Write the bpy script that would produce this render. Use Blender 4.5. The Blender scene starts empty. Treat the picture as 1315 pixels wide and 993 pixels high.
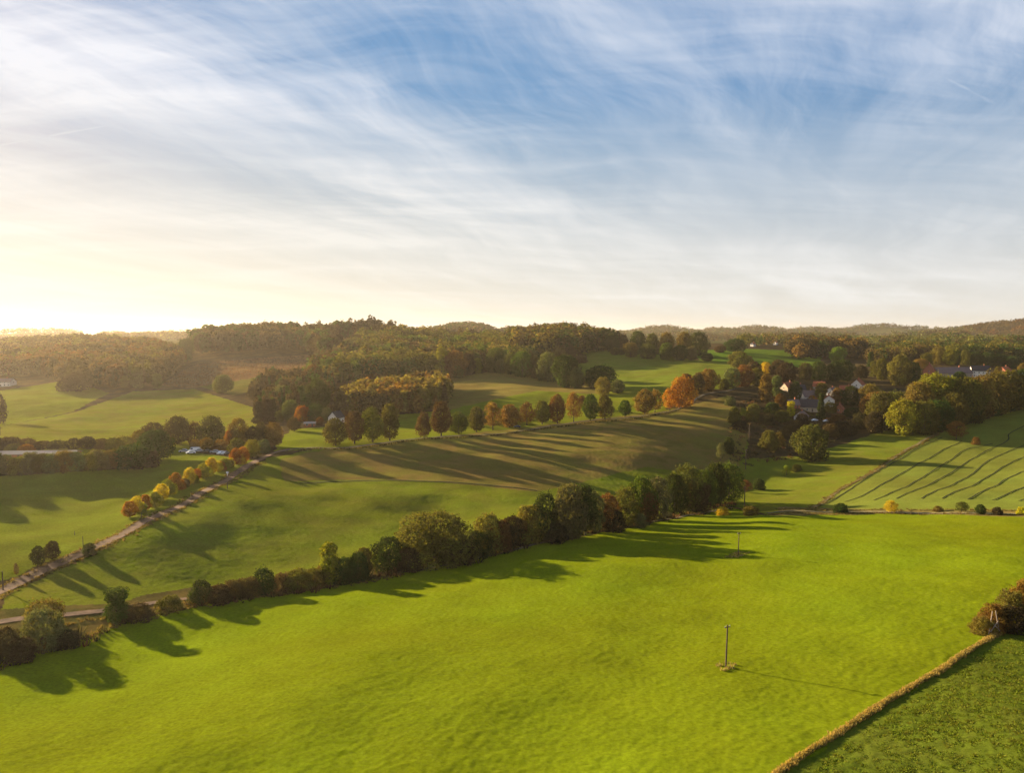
import bpy, math, random
import numpy as np
from mathutils import Vector

random.seed(7)
RNG = np.random.default_rng(7)
S = bpy.context.scene
COL = S.collection

# ------------------------------------------------------------------ camera model
F, CX, CY, HZ = 939.0, 657.5, 496.5, 428.0
PITCH = math.atan((CY - HZ) / F)
CAMZ = 60.0
SUN_AZ = math.radians(-53)      # from +Y towards +X (negative: left)
SUN_EL = math.radians(12.0)

def ray(px, py):
    """direction with y == 1 for a pixel of the 1315x993 photograph"""
    u = (px - CX) / F; v = (CY - py) / F
    cy = math.cos(PITCH) + v * math.sin(PITCH)
    cz = -math.sin(PITCH) + v * math.cos(PITCH)
    return u / cy, cz / cy

def slope_of(px, py): return -ray(px, py)[1]

# ------------------------------------------------------------------ terrain
CTRL = []
def cz_(px, d, z): CTRL.append((ray(px, 560)[0], math.log(d), (CAMZ - z) / d))
def cp(px, py, d): CTRL.append((ray(px, py)[0], math.log(d), slope_of(px, py)))

def cpz(px, py, z): t = slope_of(px, py); cp(px, py, (CAMZ - z) / t)
def fore(px, py):
    """the near field: a hillside that rises towards the camera and the right"""
    sx, sz = ray(px, py); cp(px, py, 41.7 / (-sz + 0.04 * sx - 0.09))
for px in (-600, -100, 350, 800, 1250, 1500, 1900):
    cz_(px, 30, 17.0); cz_(px, 60, 13.0)
for px in (-600, -200, 200, 657, 1000, 1315, 1900): fore(px, 1000)
for a in [(-300, 860), (60, 835), (150, 800), (256, 776), (420, 752), (560, 724), (690, 700), (820, 676), (1000, 662), (1150, 658), (1315, 661), (1800, 665),
          (932, 857), (948, 713), (1280, 815), (700, 800), (400, 860), (1150, 750), (750, 860), (1800, 850), (-300, 920)]: fore(*a)
for a in [(345, 585, 5), (300, 610, 5), (250, 640, 5), (180, 675, 5), (100, 712, 5), (0, 760, 5), (-400, 780, 5), (480, 640, 0.4), (400, 650, 0.9), (380, 690, 0.2), (300, 700, 1.0), (250, 725, 1.6), (160, 760, 3), (60, 785, 4), (600, 620, 0), (560, 680, -3), (680, 650, -2),
          (60, 690, 4), (100, 645, 1.5), (180, 630, 2), (100, 608, 6), (-300, 608, 6), (230, 600, 4), (250, 580, 4.5), (380, 577, 6.5), (440, 600, 3), (560, 590, 2)]: cpz(*a)
for a in [(935, 648, 290), (1060, 650, 270),
          (940, 610, 365), (1000, 620, 345), (1043, 592, 385), (955, 560, 440), (985, 520, 520), (1120, 565, 425),
          (1200, 545, 460), (1315, 525, 490), (1800, 525, 490), (1180, 600, 350), (1300, 600, 345), (1050, 525, 540), (1060, 500, 620),
          (1240, 480, 720), (1050, 472, 850), (1110, 460, 1000), (1315, 482, 740), (1800, 482, 740),
          (750, 610, 318), (700, 575, 378), (830, 570, 395),
          (900, 560, 425), (880, 535, 485), (930, 585, 395),
          (431, 572, 355), (480, 568, 372), (567, 560, 408), (655, 551, 440), (737, 542, 465), (828, 532, 490), (876, 523, 515),
          (940, 497, 600), (990, 490, 640),           (450, 545, 440), (540, 530, 500), (640, 511, 560), (740, 506, 600), (640, 490, 680), (600, 479, 760), (700, 491, 690),
          (793, 505, 600), (800, 472, 800), (860, 463, 850), (780, 456, 930), (900, 453, 1000), (960, 451, 1050),
          (0, 545, 480), (150, 540, 520), (150, 517, 640), (230, 505, 700), (300, 540, 500), (320, 520, 590), (50, 500, 720),
          (60, 485, 820), (0, 485, 850), (-400, 500, 720), (-400, 470, 1000),
          (250, 490, 800), (330, 462, 1040), (400, 456, 1100), (300, 475, 900), (130, 462, 1040), (200, 449, 1250), (100, 446, 1400),
          (330, 446, 1200), (420, 500, 650), (450, 476, 850), (480, 438, 1150), (560, 444, 1150), (560, 490, 720), (600, 462, 950),
          (650, 471, 850), (700, 438.5, 1200), (760, 447, 1100), (620, 438, 1500),
          (100, 441, 2000), (300, 437, 2000), (500, 434, 2000), (800, 439, 2000), (1000, 442, 2000), (1200, 440, 2000), (1315, 438, 1800),
          ]:
    cp(*a)
for px in (-600, -100, 300, 657, 1000, 1315, 1900):
    for d, z in ((2700, 24), (3800, 22), (6000, 22), (9500, 25)): cz_(px, d, z)
C = np.array(CTRL)
KX, KY = 2.2, 1.0
BASE = lambda ld: CAMZ / np.exp(ld)
cx_, cy_ = C[:, 0] * KX, C[:, 1] * KY
res = C[:, 2] - BASE(C[:, 1])
def tps(r2): return np.where(r2 > 1e-12, 0.5 * r2 * np.log(np.maximum(r2, 1e-12)), 0.0)
n = len(C)
A = np.zeros((n + 3, n + 3))
A[:n, :n] = tps((cx_[:, None] - cx_) ** 2 + (cy_[:, None] - cy_) ** 2) + np.eye(n) * 1e-5
P_ = np.stack([np.ones(n), cx_, cy_], 1)
A[:n, n:] = P_; A[n:, :n] = P_.T
SOL = np.linalg.solve(A, np.concatenate([res, np.zeros(3)]))

_wr = np.random.default_rng(3)
WAVES = []
for i in range(26):
    lam = 14 * (1.16 ** i) / 1.3
    th = _wr.uniform(0, 2 * math.pi)
    WAVES.append((math.cos(th) * 2 * math.pi / lam, math.sin(th) * 2 * math.pi / lam, _wr.uniform(0, 6.28), min(0.0042 * lam, 0.6)))

ROADW = []
for px, py in [(-60, 790), (0, 761), (60, 731), (120, 704), (200, 664), (262, 632), (300, 610), (335, 590), (352, 582)]:
    _s, _t = ray(px, py); ROADW.append(((CAMZ - 5.0) / -_t, _s * (CAMZ - 5.0) / -_t))
ROADW = np.array(sorted(ROADW))
def sstep(a, b, v): t = np.clip((v - a) / (b - a), 0, 1); return t * t * (3 - 2 * t)
def road_bank(x, y):
    """the gravel road runs along the top of a grassy bank"""
    dx = x - np.interp(y, ROADW[:, 0], ROADW[:, 1])
    return -1.0 * sstep(4.0, 32.0, dx) * (1 - sstep(38, 125, dx)) * sstep(140, 185, y) * (1 - sstep(285, 330, y))

HILLS = []
for px, py, d, wpx in [(-200, 429, 3300, 110), (-60, 430, 3200, 70), (55, 426.5, 3300, 38), (105, 430, 3350, 60), (175, 433, 3000, 60), (272, 428.5, 2900, 36), (340, 424.5, 2950, 55), (430, 428, 2900, 60), (600, 421, 2500, 48), (662, 426.5, 2600, 40),
                       (752, 425, 3800, 70), (850, 422.5, 4300, 55), (925, 424.5, 4500, 40), (972, 421.5, 4800, 42), (1045, 423.5, 4800, 50), (1130, 419.5, 4600, 52), (1188, 422, 4500, 40), (1238, 423, 4700, 40), (1318, 416.5, 3000, 75), (1430, 417, 3000, 90),
                       (1200, 432, 2600, 60), (1010, 434, 2700, 90), (880, 433, 2900, 60)]:
    _s, _t = ray(px, py); HILLS.append((_s * d, d, CAMZ + _t * d, wpx / F * d, 520.0))

def ground_z(x, y):
    x = np.asarray(x, float); y = np.asarray(y, float)
    shp = np.broadcast(x, y).shape
    x = np.broadcast_to(x, shp).ravel(); y = np.broadcast_to(y, shp).ravel()
    r = np.hypot(x, y)
    d = np.maximum(np.maximum(y, r * 0.5), 25.0)
    s = np.clip(x / d, -1.3, 1.3); ld = np.log(d)
    out = np.zeros(len(x))
    for i in range(0, len(x), 20000):
        sl = slice(i, i + 20000)
        px, py = s[sl] * KX, ld[sl] * KY
        k = tps((px[:, None] - cx_) ** 2 + (py[:, None] - cy_) ** 2)
        out[sl] = k @ SOL[:n] + SOL[n] + SOL[n + 1] * px + SOL[n + 2] * py
    fade = np.clip((r - 25) / 40, 0, 1)
    z = -d * out * fade
    far = np.nonzero((d > 1400) & (y > 0))[0]
    if len(far):
        xf, yf = x[far], y[far]; add = np.zeros(len(far))
        for hx, hy, hz, sw, sd in HILLS:
            add = np.maximum(add, np.maximum(hz - z[far], 0) * np.exp(-((xf - hx) / sw) ** 2 - ((yf - hy) / sd) ** 2))
        z[far] += add
    w = np.zeros(len(x))
    for a, b, c, m in WAVES: w += m * np.sin(a * x + b * y + c)
    z = z + road_bank(x, y)
    z = z + w * 0.7 * np.clip(r / 80, 0, 1) * np.clip(1.6 - r / 2500, 0.4, 1)
    return z.reshape(shp)

LDS = np.linspace(math.log(45), math.log(9000), 900)
def at(px, py):
    """world point of the ground seen at a pixel (first hit)"""
    sx, sz = ray(px, py)
    y = np.exp(LDS); x = sx * y
    g = ground_z(x, y); rz = CAMZ + sz * y
    below = np.nonzero(rz <= g)[0]
    i = below[0] if len(below) else len(y) - 1
    if i == 0: return Vector((x[0], y[0], g[0]))
    a0, a1 = rz[i - 1] - g[i - 1], rz[i] - g[i]
    t = a0 / (a0 - a1) if a0 != a1 else 0
    yy = y[i - 1] + t * (y[i] - y[i - 1])
    return Vector((sx * yy, yy, float(ground_z(sx * yy, yy))))

def to_px(x, y, z):
    """pixel of world points (to read which field a spot of ground belongs to)"""
    dz = z - CAMZ
    cp_, sp_ = math.cos(PITCH), math.sin(PITCH)
    depth = y * cp_ - dz * sp_
    up = y * sp_ + dz * cp_
    depth = np.maximum(depth, 1e-3)
    return CX + F * x / depth, CY - F * up / depth

# ------------------------------------------------------------------ helpers
def tag(o, label=None, cat=None, group=None, kind=None):
    if label: o['label'] = label
    if cat: o['category'] = cat
    if group: o['group'] = group
    if kind: o['kind'] = kind
    return o

def mesh_np(name, V, Q, mat=None, tri=False, smooth=False):
    V = np.asarray(V, np.float32); Q = np.asarray(Q, np.int32)
    k = Q.shape[1]
    me = bpy.data.meshes.new(name)
    me.vertices.add(len(V)); me.vertices.foreach_set('co', V.ravel())
    me.loops.add(Q.size); me.loops.foreach_set('vertex_index', Q.ravel())
    me.polygons.add(len(Q))
    me.polygons.foreach_set('loop_start', np.arange(0, Q.size, k, dtype=np.int32))
    me.polygons.foreach_set('loop_total', np.full(len(Q), k, np.int32))
    me.polygons.foreach_set('use_smooth', np.full(len(Q), smooth, bool))
    if mat: me.materials.append(mat)
    me.update(calc_edges=True); me.validate()
    return me

def link(name, me, parent=None):
    o = bpy.data.objects.new(name, me); COL.objects.link(o)
    if parent: o.parent = parent
    return o

def empty(name, loc, rz=0.0):
    o = bpy.data.objects.new(name, None); COL.objects.link(o)
    o.location = loc; o.rotation_euler = (0, 0, rz); o.empty_display_size = 0.5
    return o

class MB:
    def __init__(s): s.v = []; s.f = []
    def box(s, c, size, rz=0.0, taper=1.0):
        x, y, z = (q / 2 for q in size); b = len(s.v); ca, sa = math.cos(rz), math.sin(rz)
        for dz, t in ((-z, 1), (z, taper)):
            for dx, dy in ((-x, -y), (x, -y), (x, y), (-x, y)):
                dx *= t; dy *= t
                s.v.append((c[0] + dx * ca - dy * sa, c[1] + dx * sa + dy * ca, c[2] + dz))
        s.f += [tuple(b + i for i in q) for q in ((3, 2, 1, 0), (4, 5, 6, 7), (0, 1, 5, 4), (1, 2, 6, 5), (2, 3, 7, 6), (3, 0, 4, 7))]
        return s
    def tube(s, pts, rad, n=7):
        b = len(s.v); m = len(pts)
        for i, p in enumerate(pts):
            p = Vector(p); q0 = Vector(pts[max(i - 1, 0)]); q1 = Vector(pts[min(i + 1, m - 1)])
            t = (q1 - q0).normalized(); a = t.cross(Vector((0.3, 0.9, 0.1))).normalized(); c = t.cross(a)
            for k in range(n):
                th = 2 * math.pi * k / n
                s.v.append(tuple(p + (a * math.cos(th) + c * math.sin(th)) * rad[i]))
        for i in range(m - 1):
            for k in range(n):
                s.f.append((b + i * n + k, b + i * n + (k + 1) % n, b + (i + 1) * n + (k + 1) % n, b + (i + 1) * n + k))
        s.f.append(tuple(b + k for k in range(n))[::-1]); s.f.append(tuple(b + (m - 1) * n + k for k in range(n)))
        return s
    def poly(s, pts): b = len(s.v); s.v += [tuple(p) for p in pts]; s.f.append(tuple(range(b, b + len(pts)))); return s
    def mesh(s, name, mat):
        me = bpy.data.meshes.new(name); me.from_pydata(s.v, [], s.f); me.materials.append(mat); me.update(); return me
    def build(s, name, mat, parent=None): return link(name, s.mesh(name, mat), parent)

# ------------------------------------------------------------------ materials
def new_mat(name):
    m = bpy.data.materials.new(name); m.use_nodes = True
    nt = m.node_tree; nt.nodes.clear()
    return m, nt, nt.nodes.new('ShaderNodeOutputMaterial')
def N(nt, t, **kw):
    nd = nt.nodes.new(t)
    for k, v in kw.items(): setattr(nd, k, v)
    return nd
def mixrgb(nt, a, b, fac, blend='MIX'):
    m = N(nt, 'ShaderNodeMix', data_type='RGBA', blend_type=blend)
    for sock, val in ((m.inputs[0], fac), (m.inputs[6], a), (m.inputs[7], b)):
        if hasattr(val, 'is_linked'): nt.links.new(val, sock)
        else: sock.default_value = val
    return m.outputs[2]
def math_(nt, op, a, b=None, clamp=False):
    m = N(nt, 'ShaderNodeMath', operation=op, use_clamp=clamp)
    for i, val in enumerate((a, b)):
        if val is None: continue
        if hasattr(val, 'is_linked'): nt.links.new(val, m.inputs[i])
        else: m.inputs[i].default_value = val
    return m.outputs[0]
def noise(nt, vec, scale, detail=4, rough=0.55, dist=0.0):
    t = N(nt, 'ShaderNodeTexNoise'); t.inputs['Scale'].default_value = scale; t.inputs['Detail'].default_value = detail
    t.inputs['Roughness'].default_value = rough; t.inputs['Distortion'].default_value = dist
    if vec is not None: nt.links.new(vec, t.inputs['Vector'])
    return t.outputs[0]
def ramp(nt, fac, lo, hi, a=0.0, b=1.0):
    m = N(nt, 'ShaderNodeMapRange'); m.inputs[1].default_value = lo; m.inputs[2].default_value = hi
    m.inputs[3].default_value = a; m.inputs[4].default_value = b; nt.links.new(fac, m.inputs[0]); return m.outputs[0]

def plain(name, col, rough=0.8, var=0.25, scale=3.0, bump=0.0):
    m, nt, out = new_mat(name)
    p = N(nt, 'ShaderNodeBsdfPrincipled'); p.inputs['Roughness'].default_value = rough; p.inputs['Specular IOR Level'].default_value = 0.5 if rough < 0.72 else 0.05
    tc = N(nt, 'ShaderNodeTexCoord')
    nz = noise(nt, tc.outputs['Object'], scale, 5)
    f = ramp(nt, nz, 0.3, 0.7, 1 - var, 1 + var)
    mx = N(nt, 'ShaderNodeVectorMath', operation='SCALE'); mx.inputs[0].default_value = col[:3]
    nt.links.new(f, mx.inputs['Scale']); nt.links.new(mx.outputs[0], p.inputs['Base Color'])
    if bump:
        b = N(nt, 'ShaderNodeBump'); b.inputs['Strength'].default_value = bump; b.inputs['Distance'].default_value = 0.1
        nt.links.new(nz, b.inputs['Height']); nt.links.new(b.outputs[0], p.inputs['Normal'])
    nt.links.new(p.outputs[0], out.inputs[0]); return m

def leaf_material(name, attr):
    """thin leaves: reflect and let light through; colour from the object or from an attribute"""
    m, nt, out = new_mat(name)
    if attr:
        a = N(nt, 'ShaderNodeAttribute', attribute_name='leaf_tint'); base = a.outputs['Color']
    else:
        a = N(nt, 'ShaderNodeObjectInfo'); base = a.outputs['Color']
    v = N(nt, 'ShaderNodeAttribute', attribute_name='leaf_var')
    hsv = N(nt, 'ShaderNodeHueSaturation')
    nt.links.new(base, hsv.inputs['Color'])
    nt.links.new(ramp(nt, v.outputs['Fac'], 0, 1, 0.475, 0.525), hsv.inputs['Hue'])
    nt.links.new(ramp(nt, v.outputs['Fac'], 0, 1, 0.50, 1.25), hsv.inputs['Value'])
    d = N(nt, 'ShaderNodeBsdfDiffuse'); t = N(nt, 'ShaderNodeBsdfTranslucent')
    nt.links.new(hsv.outputs[0], d.inputs[0])
    tc = mixrgb(nt, hsv.outputs[0], (1.35, 1.2, 0.5, 1), 1.0, 'MULTIPLY')
    nt.links.new(tc, t.inputs[0])
    mx = N(nt, 'ShaderNodeMixShader'); mx.inputs[0].default_value = 0.34
    nt.links.new(d.outputs[0], mx.inputs[1]); nt.links.new(t.outputs[0], mx.inputs[2])
    nt.links.new(mx.outputs[0], out.inputs[0]); return m

LEAF = leaf_material('leaf', False)
LEAFW = leaf_material('woodland_leaf', True)
BARK = plain('bark', (0.10, 0.075, 0.05), 0.95, 0.35, 4.0, 0.6)

def ground_material():
    m, nt, out = new_mat('grassland')
    tc = N(nt, 'ShaderNodeTexCoord'); P = tc.outputs['Object']
    tint = N(nt, 'ShaderNodeAttribute', attribute_name='field_tint').outputs['Color']
    dry = N(nt, 'ShaderNodeAttribute', attribute_name='field_dry').outputs['Fac']
    rgh = N(nt, 'ShaderNodeAttribute', attribute_name='field_rough').outputs['Fac']
    big = noise(nt, P, 0.018, 5, 0.6); mid = noise(nt, P, 0.11, 5, 0.6, 0.6); fine = noise(nt, P, 1.9, 4, 0.7)
    hsv = N(nt, 'ShaderNodeHueSaturation'); nt.links.new(tint, hsv.inputs['Color'])
    nt.links.new(ramp(nt, big, 0.3, 0.7, 0.485, 0.515), hsv.inputs['Hue'])
    v = math_(nt, 'MULTIPLY', math_(nt, 'MULTIPLY', ramp(nt, mid, 0.25, 0.75, 0.86, 1.14), ramp(nt, big, 0.3, 0.7, 0.86, 1.14)), ramp(nt, fine, 0.25, 0.75, 0.66, 1.34))
    nt.links.new(v, hsv.inputs['Value'])
    # dry straw patches where the field is unmown
    pat = ramp(nt, noise(nt, P, 0.06, 7, 0.7, 0.4), 0.44, 0.60)
    pf = math_(nt, 'MULTIPLY', pat, dry, True)
    col = mixrgb(nt, hsv.outputs[0], (0.20, 0.125, 0.04, 1), pf)
    # the sward: upright blades that face every way, lit through as well as from the front; tufts and swells of a metre or two
    mp = N(nt, 'ShaderNodeMapping'); nt.links.new(P, mp.inputs[0]); mp.inputs['Scale'].default_value = (1.0, 1.7, 1.0)
    mp.inputs['Rotation'].default_value = (0, 0, 0.35)
    h1 = noise(nt, mp.outputs[0], 0.85, 6, 0.68, 0.3); h2 = noise(nt, P, 0.10, 4, 0.6)
    h = math_(nt, 'ADD', math_(nt, 'MULTIPLY', h1, rgh), math_(nt, 'MULTIPLY', h2, 0.35))
    b = N(nt, 'ShaderNodeBump'); b.inputs['Strength'].default_value = 0.8; b.inputs['Distance'].default_value = 1.0
    nt.links.new(h, b.inputs['Height'])
    tcol = mixrgb(nt, col, (1.25, 1.1, 0.6, 1), 1.0, 'MULTIPLY')
    dcol = mixrgb(nt, col, (0.333, 0.333, 0.333, 1), 1.0, 'MULTIPLY'); tcol = mixrgb(nt, tcol, (0.333, 0.333, 0.333, 1), 1.0, 'MULTIPLY')
    last = None
    for k in range(3):
        th = 0.5 + k * 2 * math.pi / 3
        ad = N(nt, 'ShaderNodeVectorMath', operation='ADD'); nt.links.new(b.outputs[0], ad.inputs[0]); ad.inputs[1].default_value = (1.0 * math.cos(th), 1.0 * math.sin(th), -0.1)
        nm = N(nt, 'ShaderNodeVectorMath', operation='NORMALIZE'); nt.links.new(ad.outputs[0], nm.inputs[0])
        d = N(nt, 'ShaderNodeBsdfDiffuse'); nt.links.new(dcol, d.inputs[0]); nt.links.new(nm.outputs[0], d.inputs['Normal'])
        t = N(nt, 'ShaderNodeBsdfTranslucent'); nt.links.new(tcol, t.inputs[0]); nt.links.new(nm.outputs[0], t.inputs['Normal'])
        for sh in (d, t):
            if last is None: last = sh.outputs[0]; continue
            a_ = N(nt, 'ShaderNodeAddShader'); nt.links.new(last, a_.inputs[0]); nt.links.new(sh.outputs[0], a_.inputs[1]); last = a_.outputs[0]
    nt.links.new(a_.outputs[0], out.inputs[0]); return m
GROUND = ground_material()

# ------------------------------------------------------------------ the ground: one sheet
def inside(px, py, poly):
    c = np.zeros(px.shape, bool); m = len(poly)
    for i in range(m):
        x0, y0 = poly[i]; x1, y1 = poly[(i + 1) % m]
        if y0 == y1: continue
        k = ((y0 > py) != (y1 > py)) & (px < (x1 - x0) * (py - y0) / (y1 - y0) + x0)
        c ^= k
    return c

# fields: outline on the photograph's ground, tint, dryness, roughness of the sward
G_CROP = (0.147, 0.180, 0.006); G_MEADOW = (0.128, 0.150, 0.012); G_ROUGH = (0.100, 0.130, 0.012)
G_STRIPE = (0.150, 0.170, 0.026); STRAW = (0.175, 0.140, 0.032); WOODFLOOR = (0.045, 0.034, 0.018); HEATH = (0.150, 0.082, 0.045)
FIELDS = [
    # far country first, near fields last
    ([(-700, 436), (130, 436), (130, 430), (-700, 430)], (0.12, 0.13, 0.02), 0.1, 0.3),
    ([(0, 441), (60, 446), (150, 447), (90, 439)], (0.13, 0.14, 0.02), 0.1, 0.3),
    ([(1090, 434), (1180, 433), (1185, 440), (1100, 440)], (0.075, 0.115, 0.02), 0.0, 0.3),
    ([(1220, 437), (1245, 432), (1312, 432), (1300, 441), (1230, 441)], (0.10, 0.12, 0.025), 0.0, 0.3),
    ([(1290, 448), (1330, 447), (1330, 456), (1290, 455)], (0.085, 0.12, 0.02), 0.0, 0.3),
    ([(890, 450), (960, 448), (1060, 452), (1050, 470), (1000, 474), (900, 466)], (0.085, 0.135, 0.012), 0.0, 0.3),
    ([(740, 450), (800, 449), (890, 462), (975, 470), (940, 500), (880, 500), (815, 505), (760, 495), (720, 470)], (0.130, 0.155, 0.016), 0.15, 0.4),
    ([(560, 500), (575, 486), (640, 476), (720, 486), (790, 508), (700, 512), (600, 525), (560, 528)], STRAW, 0.45, 0.5),
    ([(350, 580), (372, 552), (420, 548), (480, 535), (570, 528), (640, 512), (690, 502), (760, 506), (830, 498), (870, 505), (850, 535),
      (700, 553), (520, 570), (400, 578)], (0.145, 0.165, 0.012), 0.1, 0.4),
    ([(-300, 505), (0, 502), (90, 488), (140, 505), (90, 530), (0, 548), (-300, 560)], (0.140, 0.155, 0.012), 0.1, 0.4),
    ([(0, 560), (0, 548), (95, 530), (170, 503), (250, 500), (330, 525), (330, 552), (200, 600), (0, 600)], (0.140, 0.150, 0.014), 0.3, 0.4),
    ([(230, 490), (330, 478), (380, 490), (300, 508)], (0.10, 0.10, 0.018), 0.3, 0.4),
    ([(205, 495), (250, 468), (330, 460), (400, 456), (420, 470), (340, 482), (300, 490), (240, 498)], HEATH, 0.2, 0.9),
    ([(-400, 620), (0, 612), (190, 600), (240, 580), (330, 592), (240, 655), (90, 712), (0, 748), (-400, 800)], G_MEADOW, 0.1, 0.4),
    ([(0, 800), (0, 765), (110, 715), (250, 640), (345, 588), (420, 575), (640, 552), (860, 526), (940, 510), (960, 570), (950, 640),
      (840, 660), (600, 720), (420, 752), (256, 776), (140, 792)], G_MEADOW, 0.15, 0.45),
    ([(365, 618), (480, 616), (570, 620), (690, 632), (830, 600), (945, 615), (960, 560), (935, 508), (860, 527), (640, 553), (420, 577), (360, 590)],
     (0.150, 0.130, 0.026), 0.65, 0.6),
    ([(-400, 800), (0, 795), (215, 775), (420, 752), (560, 724), (690, 700), (820, 676), (940, 652), (985, 663), (1150, 660), (1320, 662), (1900, 664),
      (1900, 1500), (-900, 1500), (-900, 850)], G_CROP, 0.0, 0.35),
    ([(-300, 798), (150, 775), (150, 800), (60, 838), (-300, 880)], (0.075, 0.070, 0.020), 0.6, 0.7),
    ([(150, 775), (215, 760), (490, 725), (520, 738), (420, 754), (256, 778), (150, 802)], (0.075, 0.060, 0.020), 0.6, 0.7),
    ([(690, 690), (820, 664), (940, 640), (1060, 648), (1060, 655), (985, 661), (940, 650), (820, 674), (690, 698)], G_ROUGH, 0.2, 0.6),
    ([(945, 640), (950, 590), (1040, 585), (1150, 548), (1200, 556), (1130, 610), (1030, 655), (985, 662)], (0.130, 0.150, 0.014), 0.2, 0.45),
    ([(1030, 656), (1205, 556), (1330, 520), (1900, 520), (1900, 655), (1320, 656), (1150, 655)], G_STRIPE, 0.05, 0.35),
    ([(1000, 651), (1150, 655), (1330, 656), (1330, 664), (1150, 660), (1000, 662)], (0.16, 0.13, 0.04), 0.5, 0.7),
    ([(1005, 992), (1100, 928), (1280, 817), (1330, 790), (1900, 700), (1900, 1700), (700, 1500)], G_ROUGH, 0.12, 0.8),
    ([(1300, 800), (1240, 812), (1262, 790), (1330, 760)], (0.12, 0.08, 0.03), 0.5, 0.7),
]

def build_ground():
    az = np.radians(np.concatenate([np.arange(-180, -44, 4.0), np.arange(-44, -38, 0.5), np.arange(-38, 38, 0.09), np.arange(38, 44, 0.5), np.arange(44, 180, 4.0)]))
    rr = [20.0]
    while rr[-1] < 70: rr.append(rr[-1] * 1.05)
    while rr[-1] < 1500: rr.append(rr[-1] * 1.0036)
    while rr[-1] < 12500: rr.append(rr[-1] * 1.013)
    rr = np.array(rr); na, nr = len(az), len(rr)
    X = np.sin(az)[None, :] * rr[:, None]; Y = np.cos(az)[None, :] * rr[:, None]
    Z = ground_z(X, Y)
    V = np.stack([X, Y, Z], -1).reshape(-1, 3)
    i = np.arange(nr - 1)[:, None] * na; j = np.arange(na)[None, :]; j2 = (j + 1) % na
    Q = np.stack([i + j, i + j2, i + na + j2, i + na + j], -1).reshape(-1, 4)[:, ::-1]
    # close the middle
    # tufts: small real relief in the near and middle fields
    def vnoise(x, y, sx, sy, seed):
        x = x / sx; y = y / sy; xi = np.floor(x); yi = np.floor(y); fx = x - xi; fy = y - yi
        fx = fx * fx * (3 - 2 * fx); fy = fy * fy * (3 - 2 * fy)
        hsh = lambda a, b: np.modf(np.abs(np.sin(a * 127.1 + b * 311.7 + seed) * 43758.5453))[0]
        return (hsh(xi, yi) * (1 - fx) + hsh(xi + 1, yi) * fx) * (1 - fy) + (hsh(xi, yi + 1) * (1 - fx) + hsh(xi + 1, yi + 1) * fx) * fy - 0.5
    dd = np.hypot(V[:, 0], V[:, 1]); nr_ = dd < 700; q = V[nr_]
    xr = q[:, 0] * 0.93 + q[:, 1] * 0.36; yr = -q[:, 0] * 0.36 + q[:, 1] * 0.93
    tuft = 0.07 * vnoise(xr, yr, 1.7, 1.0, 1.0) + 0.11 * vnoise(xr, yr, 0.8, 0.6, 7.0) + 0.05 * vnoise(xr, yr, 6.0, 3.0, 3.0)
    V[nr_, 2] += tuft * np.clip((700 - dd[nr_]) / 300, 0, 1)
    c = len(V); V = np.vstack([V, [[0, 0, float(Z[0].mean())]]])
    me = mesh_np('ground', V, Q, GROUND, smooth=True)
    cap = mesh_np('ground_cap', V[:0] if False else np.vstack([V[:na], V[c:c + 1]]), np.stack([np.arange(na), (np.arange(na) + 1) % na, np.full(na, na)], -1)[:, ::-1], GROUND, smooth=True)
    x, y, z = V[:, 0], V[:, 1], V[:, 2]
    px, py = to_px(x, np.maximum(y, 1.0), z)
    d = np.hypot(x, y)
    wob = 1.6 * np.sin(x * 0.31 + 1.3 * np.sin(y * 0.17)) + 1.1 * np.sin(y * 0.53 + x * 0.23)
    k = F / np.maximum(y, 30)
    px2 = px + wob * k * 0.35; py2 = py + wob * k * 0.05
    tint = np.tile(np.array(WOODFLOOR), (len(V), 1)); dry = np.full(len(V), 0.25); rough = np.full(len(V), 0.7)
    far = d > 1500
    tint[far] = (0.055, 0.060, 0.020)
    behind = y < 60
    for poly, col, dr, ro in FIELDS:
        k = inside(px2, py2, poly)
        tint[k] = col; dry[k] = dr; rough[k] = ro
    tint[behind] = G_CROP; dry[behind] = 0; rough[behind] = 0.35
    a = me.attributes.new('field_tint', 'FLOAT_COLOR', 'POINT'); a.data.foreach_set('color', np.c_[tint, np.ones(len(V))].astype(np.float32).ravel())
    a = me.attributes.new('field_dry', 'FLOAT', 'POINT'); a.data.foreach_set('value', dry.astype(np.float32))
    a = me.attributes.new('field_rough', 'FLOAT', 'POINT'); a.data.foreach_set('value', rough.astype(np.float32))
    bpy.data.meshes.remove(cap)
    return tag(link('ground', me), 'rolling green and straw coloured farmland reaching to the horizon', 'ground', kind='structure')
build_ground()

# ------------------------------------------------------------------ strips: roads, paths, tracks
def smooth_line(pts, step=2.0):
    P = [Vector((p[0], p[1])) for p in pts]
    out = []
    for i in range(len(P) - 1):
        p0 = P[max(i - 1, 0)]; p1 = P[i]; p2 = P[i + 1]; p3 = P[min(i + 2, len(P) - 1)]
        m = max(2, int((p2 - p1).length / step))
        for k in range(m):
            t = k / m
            out.append(0.5 * ((2 * p1) + (p2 - p0) * t + (2 * p0 - 5 * p1 + 4 * p2 - p3) * t * t + (3 * p1 - p0 - 3 * p2 + p3) * t ** 3))
    out.append(P[-1]); return out

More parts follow.
